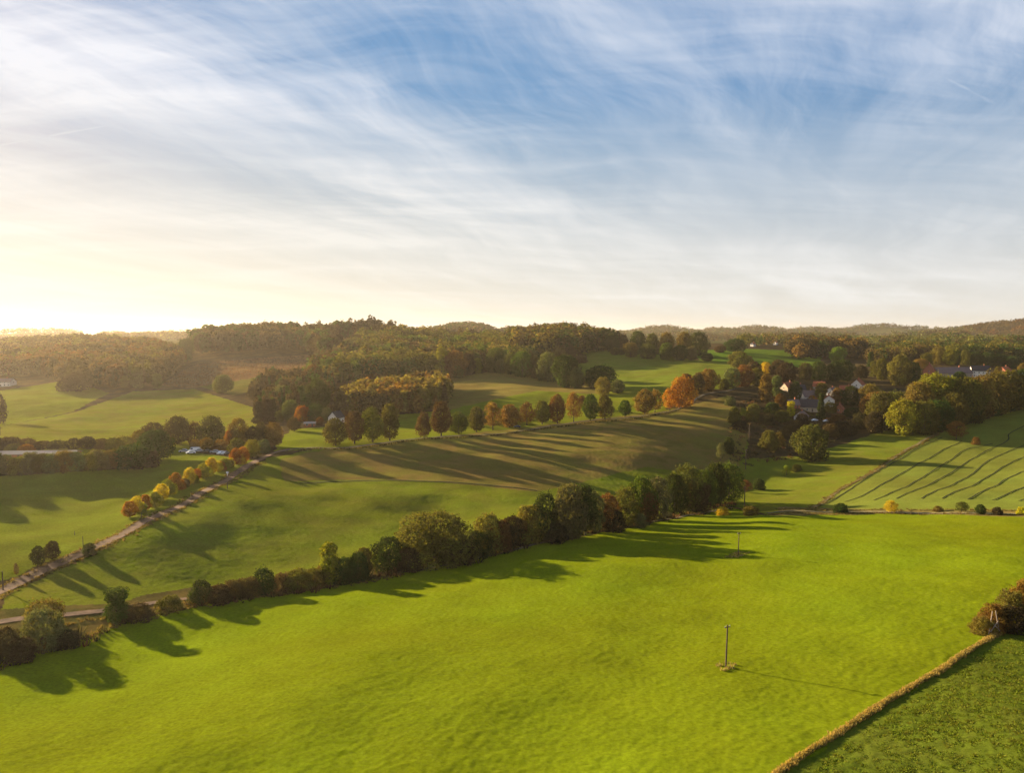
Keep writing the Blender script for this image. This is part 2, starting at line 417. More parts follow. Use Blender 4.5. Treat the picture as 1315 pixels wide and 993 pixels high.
def strip(name, pxs, width, mat, label, cat, lift=0.06, wob=0.0, step=2.0, across=4):
    pts = smooth_line([at(*p)[:2] for p in pxs], step)
    m = len(pts); rows = []
    for i, p in enumerate(pts):
        t = (pts[min(i + 1, m - 1)] - pts[max(i - 1, 0)]).normalized(); nrm = Vector((-t.y, t.x))
        w = width * (1 + wob * math.sin(i * 0.9) * math.sin(i * 0.37 + 1))
        rows.append([p + nrm * w * (k / across - 0.5) for k in range(across + 1)])
    R = np.array([[(q.x, q.y) for q in r] for r in rows])
    Z = ground_z(R[..., 0], R[..., 1]) + lift + 0.10
    # keep above the sheet between its vertices
    V = np.concatenate([R, Z[..., None]], -1).reshape(-1, 3)
    i = np.arange(m - 1)[:, None] * (across + 1); j = np.arange(across)[None, :]
    Q = np.stack([i + j, i + j + 1, i + across + 2 + j, i + across + 1 + j], -1).reshape(-1, 4)
    o = link(name, mesh_np(name, V, Q[:, ::-1], mat, smooth=True))
    return tag(o, label, cat, kind='structure')

DIRT = plain('dirt_road', (0.125, 0.072, 0.042), 0.95, 0.5, 0.5, 0.3)
LANE = plain('lane_gravel', (0.11, 0.09, 0.06), 0.95, 0.3, 0.5, 0.3)
PALE = plain('pale_track', (0.15, 0.125, 0.06), 0.95, 0.4, 0.4, 0.3)
TRACK_SHADE = plain('track_shade_green', (0.035, 0.040, 0.010), 0.95, 0.4, 0.5, 0.4)  # shade in the wheel tracks put into the colour; the meadow edge reuses it
strip('road', [(-60, 788), (0, 761), (60, 731), (120, 704), (200, 664), (262, 632), (300, 610), (335, 590), (352, 582), (372, 577)], 3.4, DIRT,
      'pinkish gravel road climbing from lower left past the orange trees', 'road', 0.10)
strip('lane', [(352, 582), (400, 575.5), (500, 568.5), (600, 559.5), (700, 548.5), (800, 537.5), (870, 526), (900, 509), (940, 501), (1000, 492)], 1.8, LANE,
      'narrow pale lane running along the foot of the avenue trees', 'lane', 0.12)
strip('hedge_path', [(488, 736), (530, 735), (560, 729), (620, 716), (690, 699), (760, 684), (840, 670), (900, 660), (940, 653)], 1.8, PALE,
      'pale footpath curving between the tall hedge and the bright field', 'path', 0.08)
strip('stream_track', [(-40, 808), (0, 800), (60, 793), (130, 786), (200, 775), (240, 770)], 2.2, DIRT,
      'brown track behind the round bushes at lower left', 'track', 0.08)
strip('headland_track', [(985, 660), (1060, 658.5), (1150, 658.5), (1240, 659.5), (1330, 661.5)], 2.4, PALE,
      'straw coloured headland track between bright field and striped field', 'track', 0.08)
strip('meadow_edge', [(385, 621), (440, 619), (500, 617.5), (570, 619.5), (640, 625), (690, 631)], 1.0, TRACK_SHADE,
      'thin dark line where mown meadow meets straw coloured grass', 'field edge', 0.05)
strip('field_margin', [(1030, 656), (1075, 632), (1115, 610), (1150, 587), (1180, 570), (1205, 557)], 1.6, PALE,
      'pale grass margin along the left side of the striped field', 'field edge', 0.07)
TRAM = [
    [(1045, 652), (1090, 630), (1140, 599), (1180, 575), (1210, 562)],
    [(1085, 645), (1115, 633), (1160, 607), (1200, 585), (1235, 567)],
    [(1122, 643), (1160, 627), (1200, 604), (1230, 584), (1245, 576), (1275, 570)],
    [(1151, 641), (1195, 622), (1240, 595), (1270, 578), (1294, 566), (1297, 557), (1325, 543)],
    [(1183, 641), (1235, 617), (1265, 595), (1295, 580), (1330, 568)],
    [(1210, 641), (1250, 624), (1285, 602), (1330, 580)],
    [(1243, 642), (1275, 626), (1300, 612), (1340, 595)],
    [(1274, 643), (1300, 632), (1340, 616)],
    [(1308, 644), (1330, 637), (1360, 626)],
]
WORDS = 'first second third fourth fifth sixth seventh eighth ninth tenth eleventh twelfth thirteenth fourteenth fifteenth sixteenth seventeenth eighteenth nineteenth twentieth'.split()
def ordinal(i):
    if i < 20: return WORDS[i]
    t = {2: 'twenty', 3: 'thirty', 4: 'forty', 5: 'fifty', 6: 'sixty', 7: 'seventy'}
    a, b = divmod(i + 1, 10)
    return t[a] + '-' + WORDS[b - 1] if b else {2: 'twentieth', 3: 'thirtieth', 4: 'fortieth', 5: 'fiftieth', 6: 'sixtieth', 7: 'seventieth'}[a]
for i, t in enumerate(TRAM):
    o = strip('tractor_track', t, 0.65, TRACK_SHADE, '%s dark tractor track from the left across the striped field' % ordinal(i), 'track', 0.06)
    o['group'] = 'tractor tracks across the striped field'

# ------------------------------------------------------------------ tree templates (height 1)
def leaf_quads(P, Nn, size, rng):
    m = len(P)
    Nn = Nn / np.maximum(np.linalg.norm(Nn, axis=1, keepdims=True), 1e-6)
    R = rng.normal(size=(m, 3)); T = np.cross(Nn, R); T /= np.maximum(np.linalg.norm(T, axis=1, keepdims=True), 1e-6)
    B = np.cross(Nn, T)
    sa = (size * rng.uniform(0.6, 1.35, m))[:, None] * 0.72; sb = sa * rng.uniform(0.55, 1.0, m)[:, None]
    k = rng.uniform(0.55, 1.0, (m, 4, 1))
    V = np.stack([P - T * sa * k[:, 0], P - B * sb * k[:, 1], P + T * sa * k[:, 2], P + B * sb * k[:, 3]], 1)
    V[:, 1] += Nn * sa * 0.35; V[:, 3] += Nn * sa * 0.35
    return V.reshape(-1, 3), np.arange(m * 4).reshape(-1, 4)

def clumps(rng, prof, z0, z1, width, nc, rc):
    """clump centres inside a crown outline; prof(t) gives the relative radius at height t"""
    cs = []
    for i in range(nc):
        t = (i + rng.uniform(0, 1)) / nc
        th = i * 2.39996 + rng.uniform(-0.5, 0.5)
        R = prof(t) * width / 2; r = rc * math.exp(rng.normal(-0.05, 0.28))
        rad = max(R - r * 0.85, 0) * (rng.uniform(0.72, 1.18) if rng.uniform() < 0.82 else rng.uniform(0.1, 0.6))
        z = z0 + (z1 - z0) * t
        z = min(max(z, z0 + r * 0.6), z1 - r * 0.85 + rng.uniform(-0.05, 0.03))
        cs.append((rad * math.cos(th), rad * math.sin(th), z, r))
    return np.array(cs)

def crown_mesh(name, rng, cs, n_leaf, size, mat=LEAF, gap=0.75, jit=0.5, flat=1.0):
    w = cs[:, 3] ** 2; ci = rng.choice(len(cs), n_leaf * 2, p=w / w.sum())
    D = rng.normal(size=(n_leaf * 2, 3)); D /= np.linalg.norm(D, axis=1, keepdims=True)
    lump = 1 + 0.22 * np.sin(D @ np.array([5.1, 2.3, 1.7]) + ci * 1.7) + 0.18 * np.sin(D @ np.array([-3.3, 6.2, 4.4]) + ci * 3.1)
    rad = rng.uniform(0.55, 1.0, n_leaf * 2) ** 0.5 * lump
    P = cs[ci, :3] + D * (cs[ci, 3] * rad)[:, None] * np.array([1, 1, flat])
    dist = np.linalg.norm(P[:, None, :] - cs[None, :, :3], axis=2) / cs[None, :, 3]
    dist[np.arange(len(P)), ci] = 9
    keep = dist.min(1) > gap
    P, D, ci = P[keep][:n_leaf], D[keep][:n_leaf], ci[keep][:n_leaf]
    Nn = D * 0.8 + rng.normal(size=P.shape) * jit + np.array([0, 0, 0.25])
    V, Q = leaf_quads(P, Nn, size, rng)
    me = mesh_np(name, V, Q, mat)
    var = np.clip(0.5 + rng.normal(0, 0.2, len(P)) + rng.normal(0, 0.16, len(cs))[ci], 0, 1)
    a = me.attributes.new('leaf_var', 'FLOAT', 'FACE'); a.data.foreach_set('value', var.astype(np.float32))
    return me

def trunk_mesh(name, rng, cs, top, r0, stems=1, limbs=9):
    mb = MB()
    for s in range(stems):
        dx, dy = (0, 0) if stems == 1 else (rng.uniform(-.08, .08), rng.uniform(-.08, .08))
        pts = [(dx * k, dy * k, top * k) for k in (0, .12, .4, .7, 1.0)]
        pts = [(x + rng.uniform(-.006, .006), y + rng.uniform(-.006, .006), z) for x, y, z in pts]
        mb.tube(pts, [r0 * 1.5, r0 * 1.05, r0 * .8, r0 * .55, r0 * .2], 7)
    for k in rng.choice(len(cs), min(limbs, len(cs)), replace=False):
        c = cs[k]; zb = min(top * 0.75, max(0.12 * top, c[2] * 0.6))
        mid = (c[0] * .5, c[1] * .5, zb + (c[2] - zb) * .35)
        mb.tube([(0, 0, zb), mid, tuple(c[:3])], [r0 * .5, r0 * .32, r0 * .1], 5)
    return mb.mesh(name, BARK)

TEMPL = {}
def template(kind, variants, prof, z0, width, nc, rc, n_leaf, size, top=0.8, r0=0.02, stems=1, z1=1.0, **kw):
    TEMPL[kind] = []
    for v in range(variants):
        rng = np.random.default_rng(abs(hash((kind[0], kind[-1], len(kind)))) % 1 + 100 * len(TEMPL) + v)
        cs = clumps(rng, prof, z0, z1, width, nc, rc)
        cm = crown_mesh(kind + '_crown', rng, cs, n_leaf, size, **kw)
        co = np.empty(len(cm.vertices) * 3, np.float32); cm.vertices.foreach_get('co', co); co = co.reshape(-1, 3)
        wd = 2 * np.percentile(np.hypot(co[:, 0], co[:, 1]), 96.5); ht = np.percentile(co[:, 2], 99.7)
        TEMPL[kind].append((cm, trunk_mesh(kind + '_trunk', rng, cs, top, r0, stems), wd, ht))
ball = lambda t: max(0.25, math.sin(math.pi * min(max(0.12 + t * 0.83, 0), 1))) ** 0.6
egg = lambda t: max(0.2, math.sin(math.pi * (0.14 + 0.80 * t ** 0.85))) ** 0.75
dome = lambda t: math.sqrt(max(0.05, 1 - (t * 0.92) ** 2.2))
cone = lambda t: max(0.06, 1 - t) ** 0.85
col_ = lambda t: max(0.2, math.sin(math.pi * (0.15 + 0.8 * t))) ** 0.45
template('broad', 4, ball, 0.10, 0.98, 36, 0.175, 8000, 0.040, 0.7, 0.026)
template('linden', 4, egg, 0.17, 0.66, 32, 0.13, 6500, 0.034, 0.85, 0.020)
template('shrub', 5, dome, 0.0, 1.2, 32, 0.22, 7500, 0.050, 0.6, 0.018, 4)
template('feathery', 3, dome, 0.0, 1.2, 46, 0.15, 8000, 0.040, 0.7, 0.012, 6, gap=0.45, jit=0.9)
template('bigdome', 1, dome, 0.02, 1.3, 80, 0.155, 22000, 0.030, 0.7, 0.03, 3)
template('column', 3, col_, 0.03, 0.36, 28, 0.09, 5000, 0.030, 0.9, 0.016)
template('spruce', 3, cone, 0.04, 0.40, 50, 0.075, 5000, 0.032, 0.97, 0.014, gap=0.4, flat=0.6)
template('sparse', 3, egg, 0.18, 0.72, 32, 0.105, 3200, 0.032, 0.9, 0.016, gap=0.5, jit=0.9)

PAL = {  # leaf colours
    'dark green': (0.045, 0.065, 0.016), 'green': (0.075, 0.105, 0.018), 'olive': (0.105, 0.100, 0.022), 'grey green': (0.125, 0.130, 0.050),
    'golden olive': (0.165, 0.13, 0.03), 'yellow green': (0.210, 0.210, 0.022), 'golden yellow': (0.52, 0.39, 0.025), 'orange': (0.34, 0.135, 0.018),
    'rust': (0.135, 0.068, 0.024), 'orange brown': (0.19, 0.11, 0.03), 'brown': (0.095, 0.066, 0.028), 'dark brown': (0.052, 0.04, 0.02),
    'bright green': (0.130, 0.190, 0.020),
}
KINDWORD = {'broad': 'broad tree', 'linden': 'round-headed tree', 'shrub': 'bush', 'feathery': 'feathery bush', 'bigdome': 'huge domed bush', 'column': 'slim upright tree',
            'spruce': 'conifer', 'sparse': 'thin-leaved tree'}
NAMES = {'broad': ('broadleaf_tree', 'tree'), 'linden': ('avenue_tree', 'tree'), 'shrub': ('bush', 'bush'), 'feathery': ('bush', 'bush'), 'bigdome': ('bush', 'bush'),
         'column': ('columnar_tree', 'tree'), 'spruce': ('conifer', 'tree'), 'sparse': ('young_tree', 'tree')}
_count = {}
RDG = 'autumn trees along the gravel road'
_trees = []
def plant(px, py, h, w, kind, colour, group, place, label=None):
    """one tree or bush: base at a pixel's ground point, height and width read in pixels there"""
    p = at(px, py); k = p.y / F
    H, W = h * k * 1.01 * random.uniform(0.97, 1.06), w * k * (1.22 if 'hedge' in group or 'wood' in group else 1.06)
    if group == RDG: H *= 1.22
    i = _count.get(kind, 0); _count[kind] = i + 1
    cm, tm, w0, h0 = TEMPL[kind][i % len(TEMPL[kind])]
    nm, cat = NAMES[kind]
    if kind == 'linden' and 'avenue' not in group: nm = 'round_headed_tree'
    r = empty(nm, (p.x, p.y, p.z - 0.15), random.uniform(0, 6.28))
    r.scale = (W / w0, W / w0, H / h0)
    c = link('crown', cm, r); c.color = (*[v * random.uniform(0.88, 1.12) for v in PAL[colour]], 1)
    link('trunk', tm, r)
    r['category'] = cat; r['group'] = group
    _trees.append((r, px, kind, colour, group, place, label))
    return r

AV = 'lime trees of the avenue along the lane'
for a in [(431, 572, 35, 30, 'linden', 'olive'), (455, 570, 41, 25, 'linden', 'brown'), (478.5, 568, 46, 28, 'linden', 'olive'), (500.6, 566, 48, 26, 'linden', 'olive'),
          (544.7, 562, 31, 20, 'linden', 'brown'), (566.6, 560, 45, 26, 'linden', 'brown'), (589, 557.5, 28, 25, 'linden', 'green'), (612, 555, 33, 22, 'linden', 'olive'),
          (633, 552.5, 36, 25, 'sparse', 'orange brown'), (654, 549, 29, 28, 'linden', 'orange brown'), (676.5, 546.5, 29, 21, 'sparse', 'rust'), (696, 545, 30, 21, 'linden', 'olive'),
          (715.7, 544, 36, 22, 'linden', 'rust'), (736.6, 542, 38, 22, 'sparse', 'orange brown'), (758, 540.5, 35, 21, 'linden', 'green'), (776.6, 538.5, 32, 21, 'linden', 'olive'),
          (802.4, 535.5, 22, 17, 'linden', 'green'), (828, 531.7, 32, 26, 'linden', 'golden olive'), (841, 530, 29, 20, 'sparse', 'orange brown'), (860, 527, 28, 22, 'sparse', 'orange'),
          (876, 523, 40, 33, 'broad', 'orange'), (881, 512, 32, 22, 'linden', 'rust'), (896, 505, 25, 18, 'linden', 'brown'), (909, 502, 29, 26, 'broad', 'orange brown')]:
    plant(*a, AV, 'in the avenue beside the lane')
RD = 'autumn trees along the gravel road'
for a in [(167, 665, 18, 16, 'linden', 'orange'), (177, 660, 20, 15, 'linden', 'golden yellow'), (187, 656, 18, 14, 'linden', 'orange'), (199, 653, 17, 14, 'linden', 'yellow green'),
          (208, 643, 18, 15, 'linden', 'golden yellow'), (216, 637, 18, 14, 'linden', 'yellow green'), (226, 632, 20, 15, 'linden', 'orange'), (237, 626, 10, 11, 'shrub', 'brown'),
          (243.6, 623, 18, 13, 'linden', 'golden yellow'), (253, 618, 13, 10, 'linden', 'orange'), (261, 615, 16, 13, 'linden', 'yellow green'), (272, 610, 18, 14, 'linden', 'golden yellow'),
          (280, 606, 12, 11, 'linden', 'golden yellow'), (288.5, 603, 12, 13, 'linden', 'yellow green'), (297, 600, 10, 10, 'linden', 'golden yellow'), (303, 597, 17, 13, 'linden', 'orange'),
          (312, 595, 18, 14, 'linden', 'orange'), (324, 589, 20, 18, 'linden', 'yellow green'), (339, 581, 13, 14, 'shrub', 'grey green'), (182, 659, 11, 11, 'shrub', 'yellow green'), (204, 648, 11, 11, 'shrub', 'yellow green'), (221, 635, 12, 11, 'shrub', 'golden yellow'),
          (231, 629, 11, 11, 'shrub', 'orange'), (248, 621, 11, 11, 'shrub', 'yellow green'), (266, 612, 11, 11, 'shrub', 'golden yellow'), (284, 604, 10, 11, 'shrub', 'orange'), (293, 601, 10, 11, 'shrub', 'yellow green'), (308, 596, 11, 12, 'shrub', 'golden yellow')]:
    plant(*a[:3], a[3] * (1.15 if a[4] == 'linden' else 1.3), *a[4:], RD, 'beside the gravel road')
HG = 'trees and bushes of the tall field hedge'
for a in [(8, 846, 40, 34, 'shrub', 'dark brown'), (27, 849, 30, 32, 'shrub', 'dark brown'),
          (54, 833, 52, 47, 'shrub', 'grey green', 'large grey green bush with round top at lower left corner of bright field'),
          (57, 808, 40, 38, 'shrub', 'golden olive', 'domed golden bush rising behind the large grey green bush'),
          (85, 832, 24, 30, 'shrub', 'dark brown'),
          (151, 800, 45, 27, 'column', 'green', 'upright green tree standing alone at left end of the hedge'), (176, 796, 20, 34, 'shrub', 'brown'), (217, 784, 19, 29, 'feathery', 'olive'),
          (256, 776, 33, 25, 'linden', 'dark green'), (281, 774, 22, 30, 'shrub', 'dark brown'), (300, 768, 23, 30, 'feathery', 'brown'), (319, 766, 25, 32, 'feathery', 'brown'),
          (338, 764, 36, 26, 'shrub', 'dark green'), (362, 760, 24, 30, 'feathery', 'brown'), (383, 758, 28, 36, 'feathery', 'golden olive'), (404, 754, 26, 24, 'shrub', 'olive'),
          (423, 750, 56, 22, 'column', 'yellow green', 'tall yellow green tree poking out of the low part of the hedge'), (415, 751, 26, 22, 'feathery', 'golden olive'), (442, 748, 32, 28, 'shrub', 'dark green'),
          (460, 746, 36, 27, 'shrub', 'dark green'), (468, 741, 39, 24, 'linden', 'olive'), (500, 734, 46, 40, 'broad', 'dark green'), (525, 734, 30, 28, 'shrub', 'dark brown'),
          (560, 723, 68, 92, 'bigdome', 'golden olive', 'biggest golden olive dome of a bush in the field hedge'),
          (592, 724, 34, 34, 'shrub', 'dark brown'), (615, 716, 35, 30, 'shrub', 'dark green'), (628, 710, 50, 36, 'shrub', 'golden olive'), (643, 708, 40, 28, 'shrub', 'rust'),
          (658, 703, 42, 28, 'broad', 'dark brown'), (669, 700, 32, 22, 'linden', 'orange brown'), (683, 696, 48, 40, 'shrub', 'golden olive'), (700, 694, 60, 30, 'broad', 'dark green'),
          (712, 696, 26, 30, 'shrub', 'dark brown'), (730, 690, 69, 40, 'broad', 'grey green'), (752, 688, 67, 26, 'linden', 'dark green'), (762, 684, 54, 26, 'broad', 'grey green'),
          (733, 691, 28, 22, 'shrub', 'olive'), (779, 681, 48, 28, 'broad', 'orange brown'), (786, 682, 28, 30, 'shrub', 'dark brown'), (803, 676, 50, 28, 'broad', 'olive'),
          (823, 672, 60, 32, 'broad', 'green'), (844, 668, 58, 28, 'broad', 'grey green'), (830, 673, 42, 24, 'linden', 'rust'), (818, 677, 19, 25, 'feathery', 'grey green'),
          (866, 661, 52, 26, 'broad', 'dark green'), (882, 656, 60, 40, 'broad', 'olive'), (892, 656, 41, 36, 'broad', 'brown'), (905, 650, 46, 30, 'broad', 'green'),
          (919, 648, 52, 28, 'broad', 'dark green'), (936, 645, 52, 32, 'broad', 'green'), (857, 666, 9, 12, 'shrub', 'grey green')]:
    plant(*a[:6], HG, 'in the tall field hedge', a[6] if len(a) > 6 else None)
ML = 'trees of the meadow edge at lower left'
for a in [(49, 727, 27, 17, 'linden', 'dark green', 'dark lollipop tree on the left of the pair by the gravel road'), (67.5, 719, 24, 19, 'linden', 'dark brown', 'wider dark lollipop tree on the right of the pair by the road'),
          (114.5, 713, 15, 17, 'shrub', 'dark green', 'low dark bush on the near verge of the gravel road'), (21, 740, 17, 6, 'sparse', 'brown', 'thin bare sapling on the grass above the lower road')]:
    plant(*a[:6], ML, '', a[6])
FE = 'bushes along the headland track'
for a in [(928, 662, 11, 18, 'shrub', 'golden yellow', 'bright golden bush in the grass at the right end of the hedge'), (964, 662, 13, 20, 'shrub', 'golden olive', 'golden brown bush standing beyond the far pole in the bright field'),
          (958, 632, 16, 16, 'sparse', 'rust', 'rusty bush behind the roadside pole right of the hedge'), (975, 629, 14, 15, 'shrub', 'dark green', 'round dark bush with a long shadow on the small meadow'),
          (1080, 659, 13, 18, 'shrub', 'dark green', 'dark green bush at left on the headland track'), (1144, 659, 17, 17, 'sparse', 'golden yellow', 'bright yellow sapling on the headland track'),
          (1205, 657, 7, 12, 'feathery', 'golden olive', 'low golden bush between the yellow sapling and the thin olive bush'), (1235, 658, 14, 18, 'sparse', 'olive', 'thin olive bush on the headland track'),
          (1259, 661, 13, 13, 'linden', 'dark green', 'taller of two dark round saplings on the headland track'), (1281.5, 662, 11, 12, 'linden', 'dark brown', 'shorter of two dark round saplings on the headland track'),
          (1311, 661, 10, 11, 'shrub', 'golden yellow', 'yellow bush at right end of the headland track'),
          (1041, 592, 46, 43, 'broad', 'olive', 'large olive oak alone above the small meadow'), (1023, 605, 9, 13, 'shrub', 'olive', 'low olive bush in front of the large lone oak'),
          (1010, 611, 14, 10, 'sparse', 'yellow green', 'thin yellow green sapling left of the low olive bush'), (1228, 564, 24, 23, 'sparse', 'orange brown', 'brown tree at the top edge of the striped field'),
          (1253, 571, 10, 10, 'feathery', 'orange brown', 'small brown bush right of the brown tree in the striped field')]:
    plant(*a[:6], FE, '', a[6])
RB = 'brown bushes at the right edge beside the dry grass bank'
for a in [(1262, 814, 22, 34, 'feathery', 'golden olive'), (1277, 810, 36, 40, 'feathery', 'orange brown'), (1296, 804, 48, 40, 'feathery', 'golden olive'), (1306, 812, 32, 46, 'shrub', 'dark brown'), (1318, 800, 58, 46, 'feathery', 'orange brown'), (1345, 800, 66, 60, 'shrub', 'brown')]:
    plant(*a, RB, 'beside the grass bank at right')
LH = 'bushes of the low hedgerow on the left'
xs = [-22, -6, 8, 24, 40, 54, 68, 84, 98, 112, 126, 140]
for i, x in enumerate(xs):
    plant(x, 611 - i * 0.8, [24, 27, 25, 22, 26, 24][i % 6], [22, 24, 20][i % 3], ['shrub', 'feathery', 'broad'][i % 3], ['grey green', 'olive', 'grey green', 'golden olive'][i % 4], LH, 'in the low left hedgerow')
for a in [(169, 602, 30, 42, 'broad', 'dark green'), (200, 591, 37, 36, 'broad', 'dark green'), (152, 600, 24, 24, 'shrub', 'olive'), (185, 600, 22, 30, 'shrub', 'dark brown'),
          (95, 577, 14, 16, 'broad', 'dark brown'), (113, 577, 16, 18, 'broad', 'dark brown'), (130, 577, 14, 18, 'shrub', 'brown'), (147, 580, 18, 20, 'shrub', 'olive'), (160, 575, 16, 18, 'shrub', 'golden olive'),
          (-8, 582, 20, 24, 'broad', 'brown'), (13, 581, 20, 24, 'broad', 'brown'), (36, 579, 17, 18, 'broad', 'brown'), (34, 584, 13, 18, 'shrub', 'orange'), (18, 584, 14, 18, 'shrub', 'golden olive'),
          (55, 577, 11, 20, 'shrub', 'brown'), (74, 576, 11, 20, 'shrub', 'brown')]:
    plant(*a, LH, 'in the low left hedgerow')
JN = 'trees around the car park by the road junction'
for a in [(198, 571, 28, 30, 'broad', 'brown'), (180, 573, 20, 20, 'broad', 'golden olive'), (229, 570, 35, 29, 'broad', 'brown'), (250, 570, 27, 20, 'broad', 'brown'), (273, 571, 37, 34, 'broad', 'olive'),
          (251, 579, 15, 15, 'broad', 'orange brown'), (266, 579, 16, 17, 'broad', 'golden olive'), (283, 580, 16, 17, 'broad', 'orange brown'), (305, 584, 21, 25, 'broad', 'olive'),
          (307, 573, 35, 26, 'broad', 'golden olive'), (295, 574, 22, 14, 'linden', 'orange'), (326, 574, 27, 20, 'broad', 'dark brown'), (336, 575, 31, 18, 'linden', 'brown'), (352, 575, 31, 22, 'linden', 'orange brown')]:
    plant(*a, JN, 'around the car park')
LF = 'trees by the left hillside field'
for a in [(-3, 545, 38, 22, 'broad', 'dark brown', 'big dark tree cut by the left edge above the hillside field'), (177.5, 499, 27, 14, 'column', 'grey green', 'tallest pale upright tree before the dark left wood'),
          (202, 499, 19, 12, 'column', 'grey green', 'pale upright tree right of the tallest one before the left wood'), (160.5, 497.5, 15, 10, 'column', 'golden olive', 'small pale upright tree left of the tallest before the dark wood'),
          (286, 504, 23, 25, 'broad', 'grey green', 'spreading grey green oak alone below the brown clearing'), (98, 503, 25, 32, 'broad', 'dark brown', 'wide dark tree at the near corner of the left wood'),
          (83, 502, 16, 18, 'shrub', 'dark brown', 'low dark bush left of the wide dark tree'), (239, 463, 28, 19, 'broad', 'dark green', 'tall dark tree at the top left of the clearing'), (230, 465, 16, 14, 'shrub', 'olive', 'low olive bush at the top left of the clearing')]:
    plant(*a[:6], LF, '', a[6])
BN = 'trees around the white barn behind the avenue'
for a in [(362, 522, 27, 23, 'broad', 'grey green'), (373, 540, 25, 23, 'broad', 'grey green'), (359, 542, 15, 12, 'broad', 'olive'), (388.5, 542, 20, 18, 'broad', 'orange'), (405, 541, 22, 19, 'broad', 'dark green'),
          (378, 554, 18, 16, 'linden', 'brown'), (411, 547, 12, 10, 'linden', 'rust'), (408, 532, 46, 32, 'broad', 'dark green'), (388, 527, 30, 15, 'spruce', 'dark green'), (420, 541, 18, 14, 'broad', 'grey green'),
          (442, 540, 13, 13, 'broad', 'rust'), (402, 492, 24, 22, 'broad', 'rust'), (345, 545, 34, 18, 'spruce', 'dark brown'), (333, 545, 30, 16, 'spruce', 'dark brown'), (395, 535, 30, 16, 'spruce', 'dark green')]:
    plant(*a, BN, 'around the white barn')
CB = 'copse trees above the straw coloured hill field'
for a in [(545, 477, 29, 31, 'broad', 'dark brown'), (567, 487, 40, 17, 'column', 'yellow green'), (585, 485, 35, 30, 'broad', 'orange brown'), (601, 482, 28, 18, 'broad', 'dark brown'), (588, 486, 16, 16, 'broad', 'olive'),
          (613.5, 480, 19, 10, 'column', 'yellow green'), (636, 479, 31, 29, 'broad', 'green'), (643, 480, 18, 15, 'broad', 'grey green'), (656, 481, 27, 18, 'broad', 'olive'), (671, 484, 32, 28, 'broad', 'green'),
          (687, 486, 30, 18, 'broad', 'olive'), (704, 490, 38, 29, 'broad', 'grey green'), (727, 498, 40, 35, 'broad', 'dark green'), (695, 489, 17, 13, 'broad', 'grey green'), (740.5, 499, 25, 21, 'broad', 'grey green'),
          (757, 497, 20, 14, 'broad', 'olive'), (772, 498, 29, 39, 'broad', 'dark green'), (774, 507, 22, 21, 'broad', 'golden olive'), (793, 505, 18, 19, 'broad', 'grey green'), (733, 464, 19, 17, 'broad', 'brown'),
          (719, 466, 20, 17, 'broad', 'golden olive'), (746, 466, 12, 16, 'shrub', 'brown'), (748, 523, 15, 11, 'linden', 'rust'), (572, 480, 22, 14, 'broad', 'brown')]:
    plant(*a, CB, 'above the straw field')
CR = 'copse trees on the green hill'
for a in [(790, 456, 10, 12, 'broad', 'olive'), (798, 456, 9, 10, 'broad', 'olive'), (810, 459, 18, 19, 'broad', 'golden olive'), (832, 461, 20, 23, 'broad', 'olive'), (855.5, 462, 22, 20, 'broad', 'green'),
          (873, 463, 19, 21, 'broad', 'dark green'), (888, 463, 17, 15, 'broad', 'grey green'), (819, 455, 29, 21, 'broad', 'dark green'), (837, 455, 27, 18, 'broad', 'olive'), (856, 456, 28, 19, 'broad', 'golden olive'),
          (879, 458, 31, 20, 'broad', 'golden olive'), (897, 457, 29, 25, 'broad', 'dark green'), (908.7, 464, 11, 15, 'broad', 'dark green'), (944, 452, 16, 27, 'broad', 'dark green'), (925, 453, 9, 14, 'broad', 'brown'),
          (800, 452, 22, 14, 'broad', 'dark brown'), (786, 452, 24, 16, 'broad', 'dark green')]:
    plant(*a, CR, 'in the copse on the green hill')
VL = 'trees and bushes of the stream valley and village gardens'
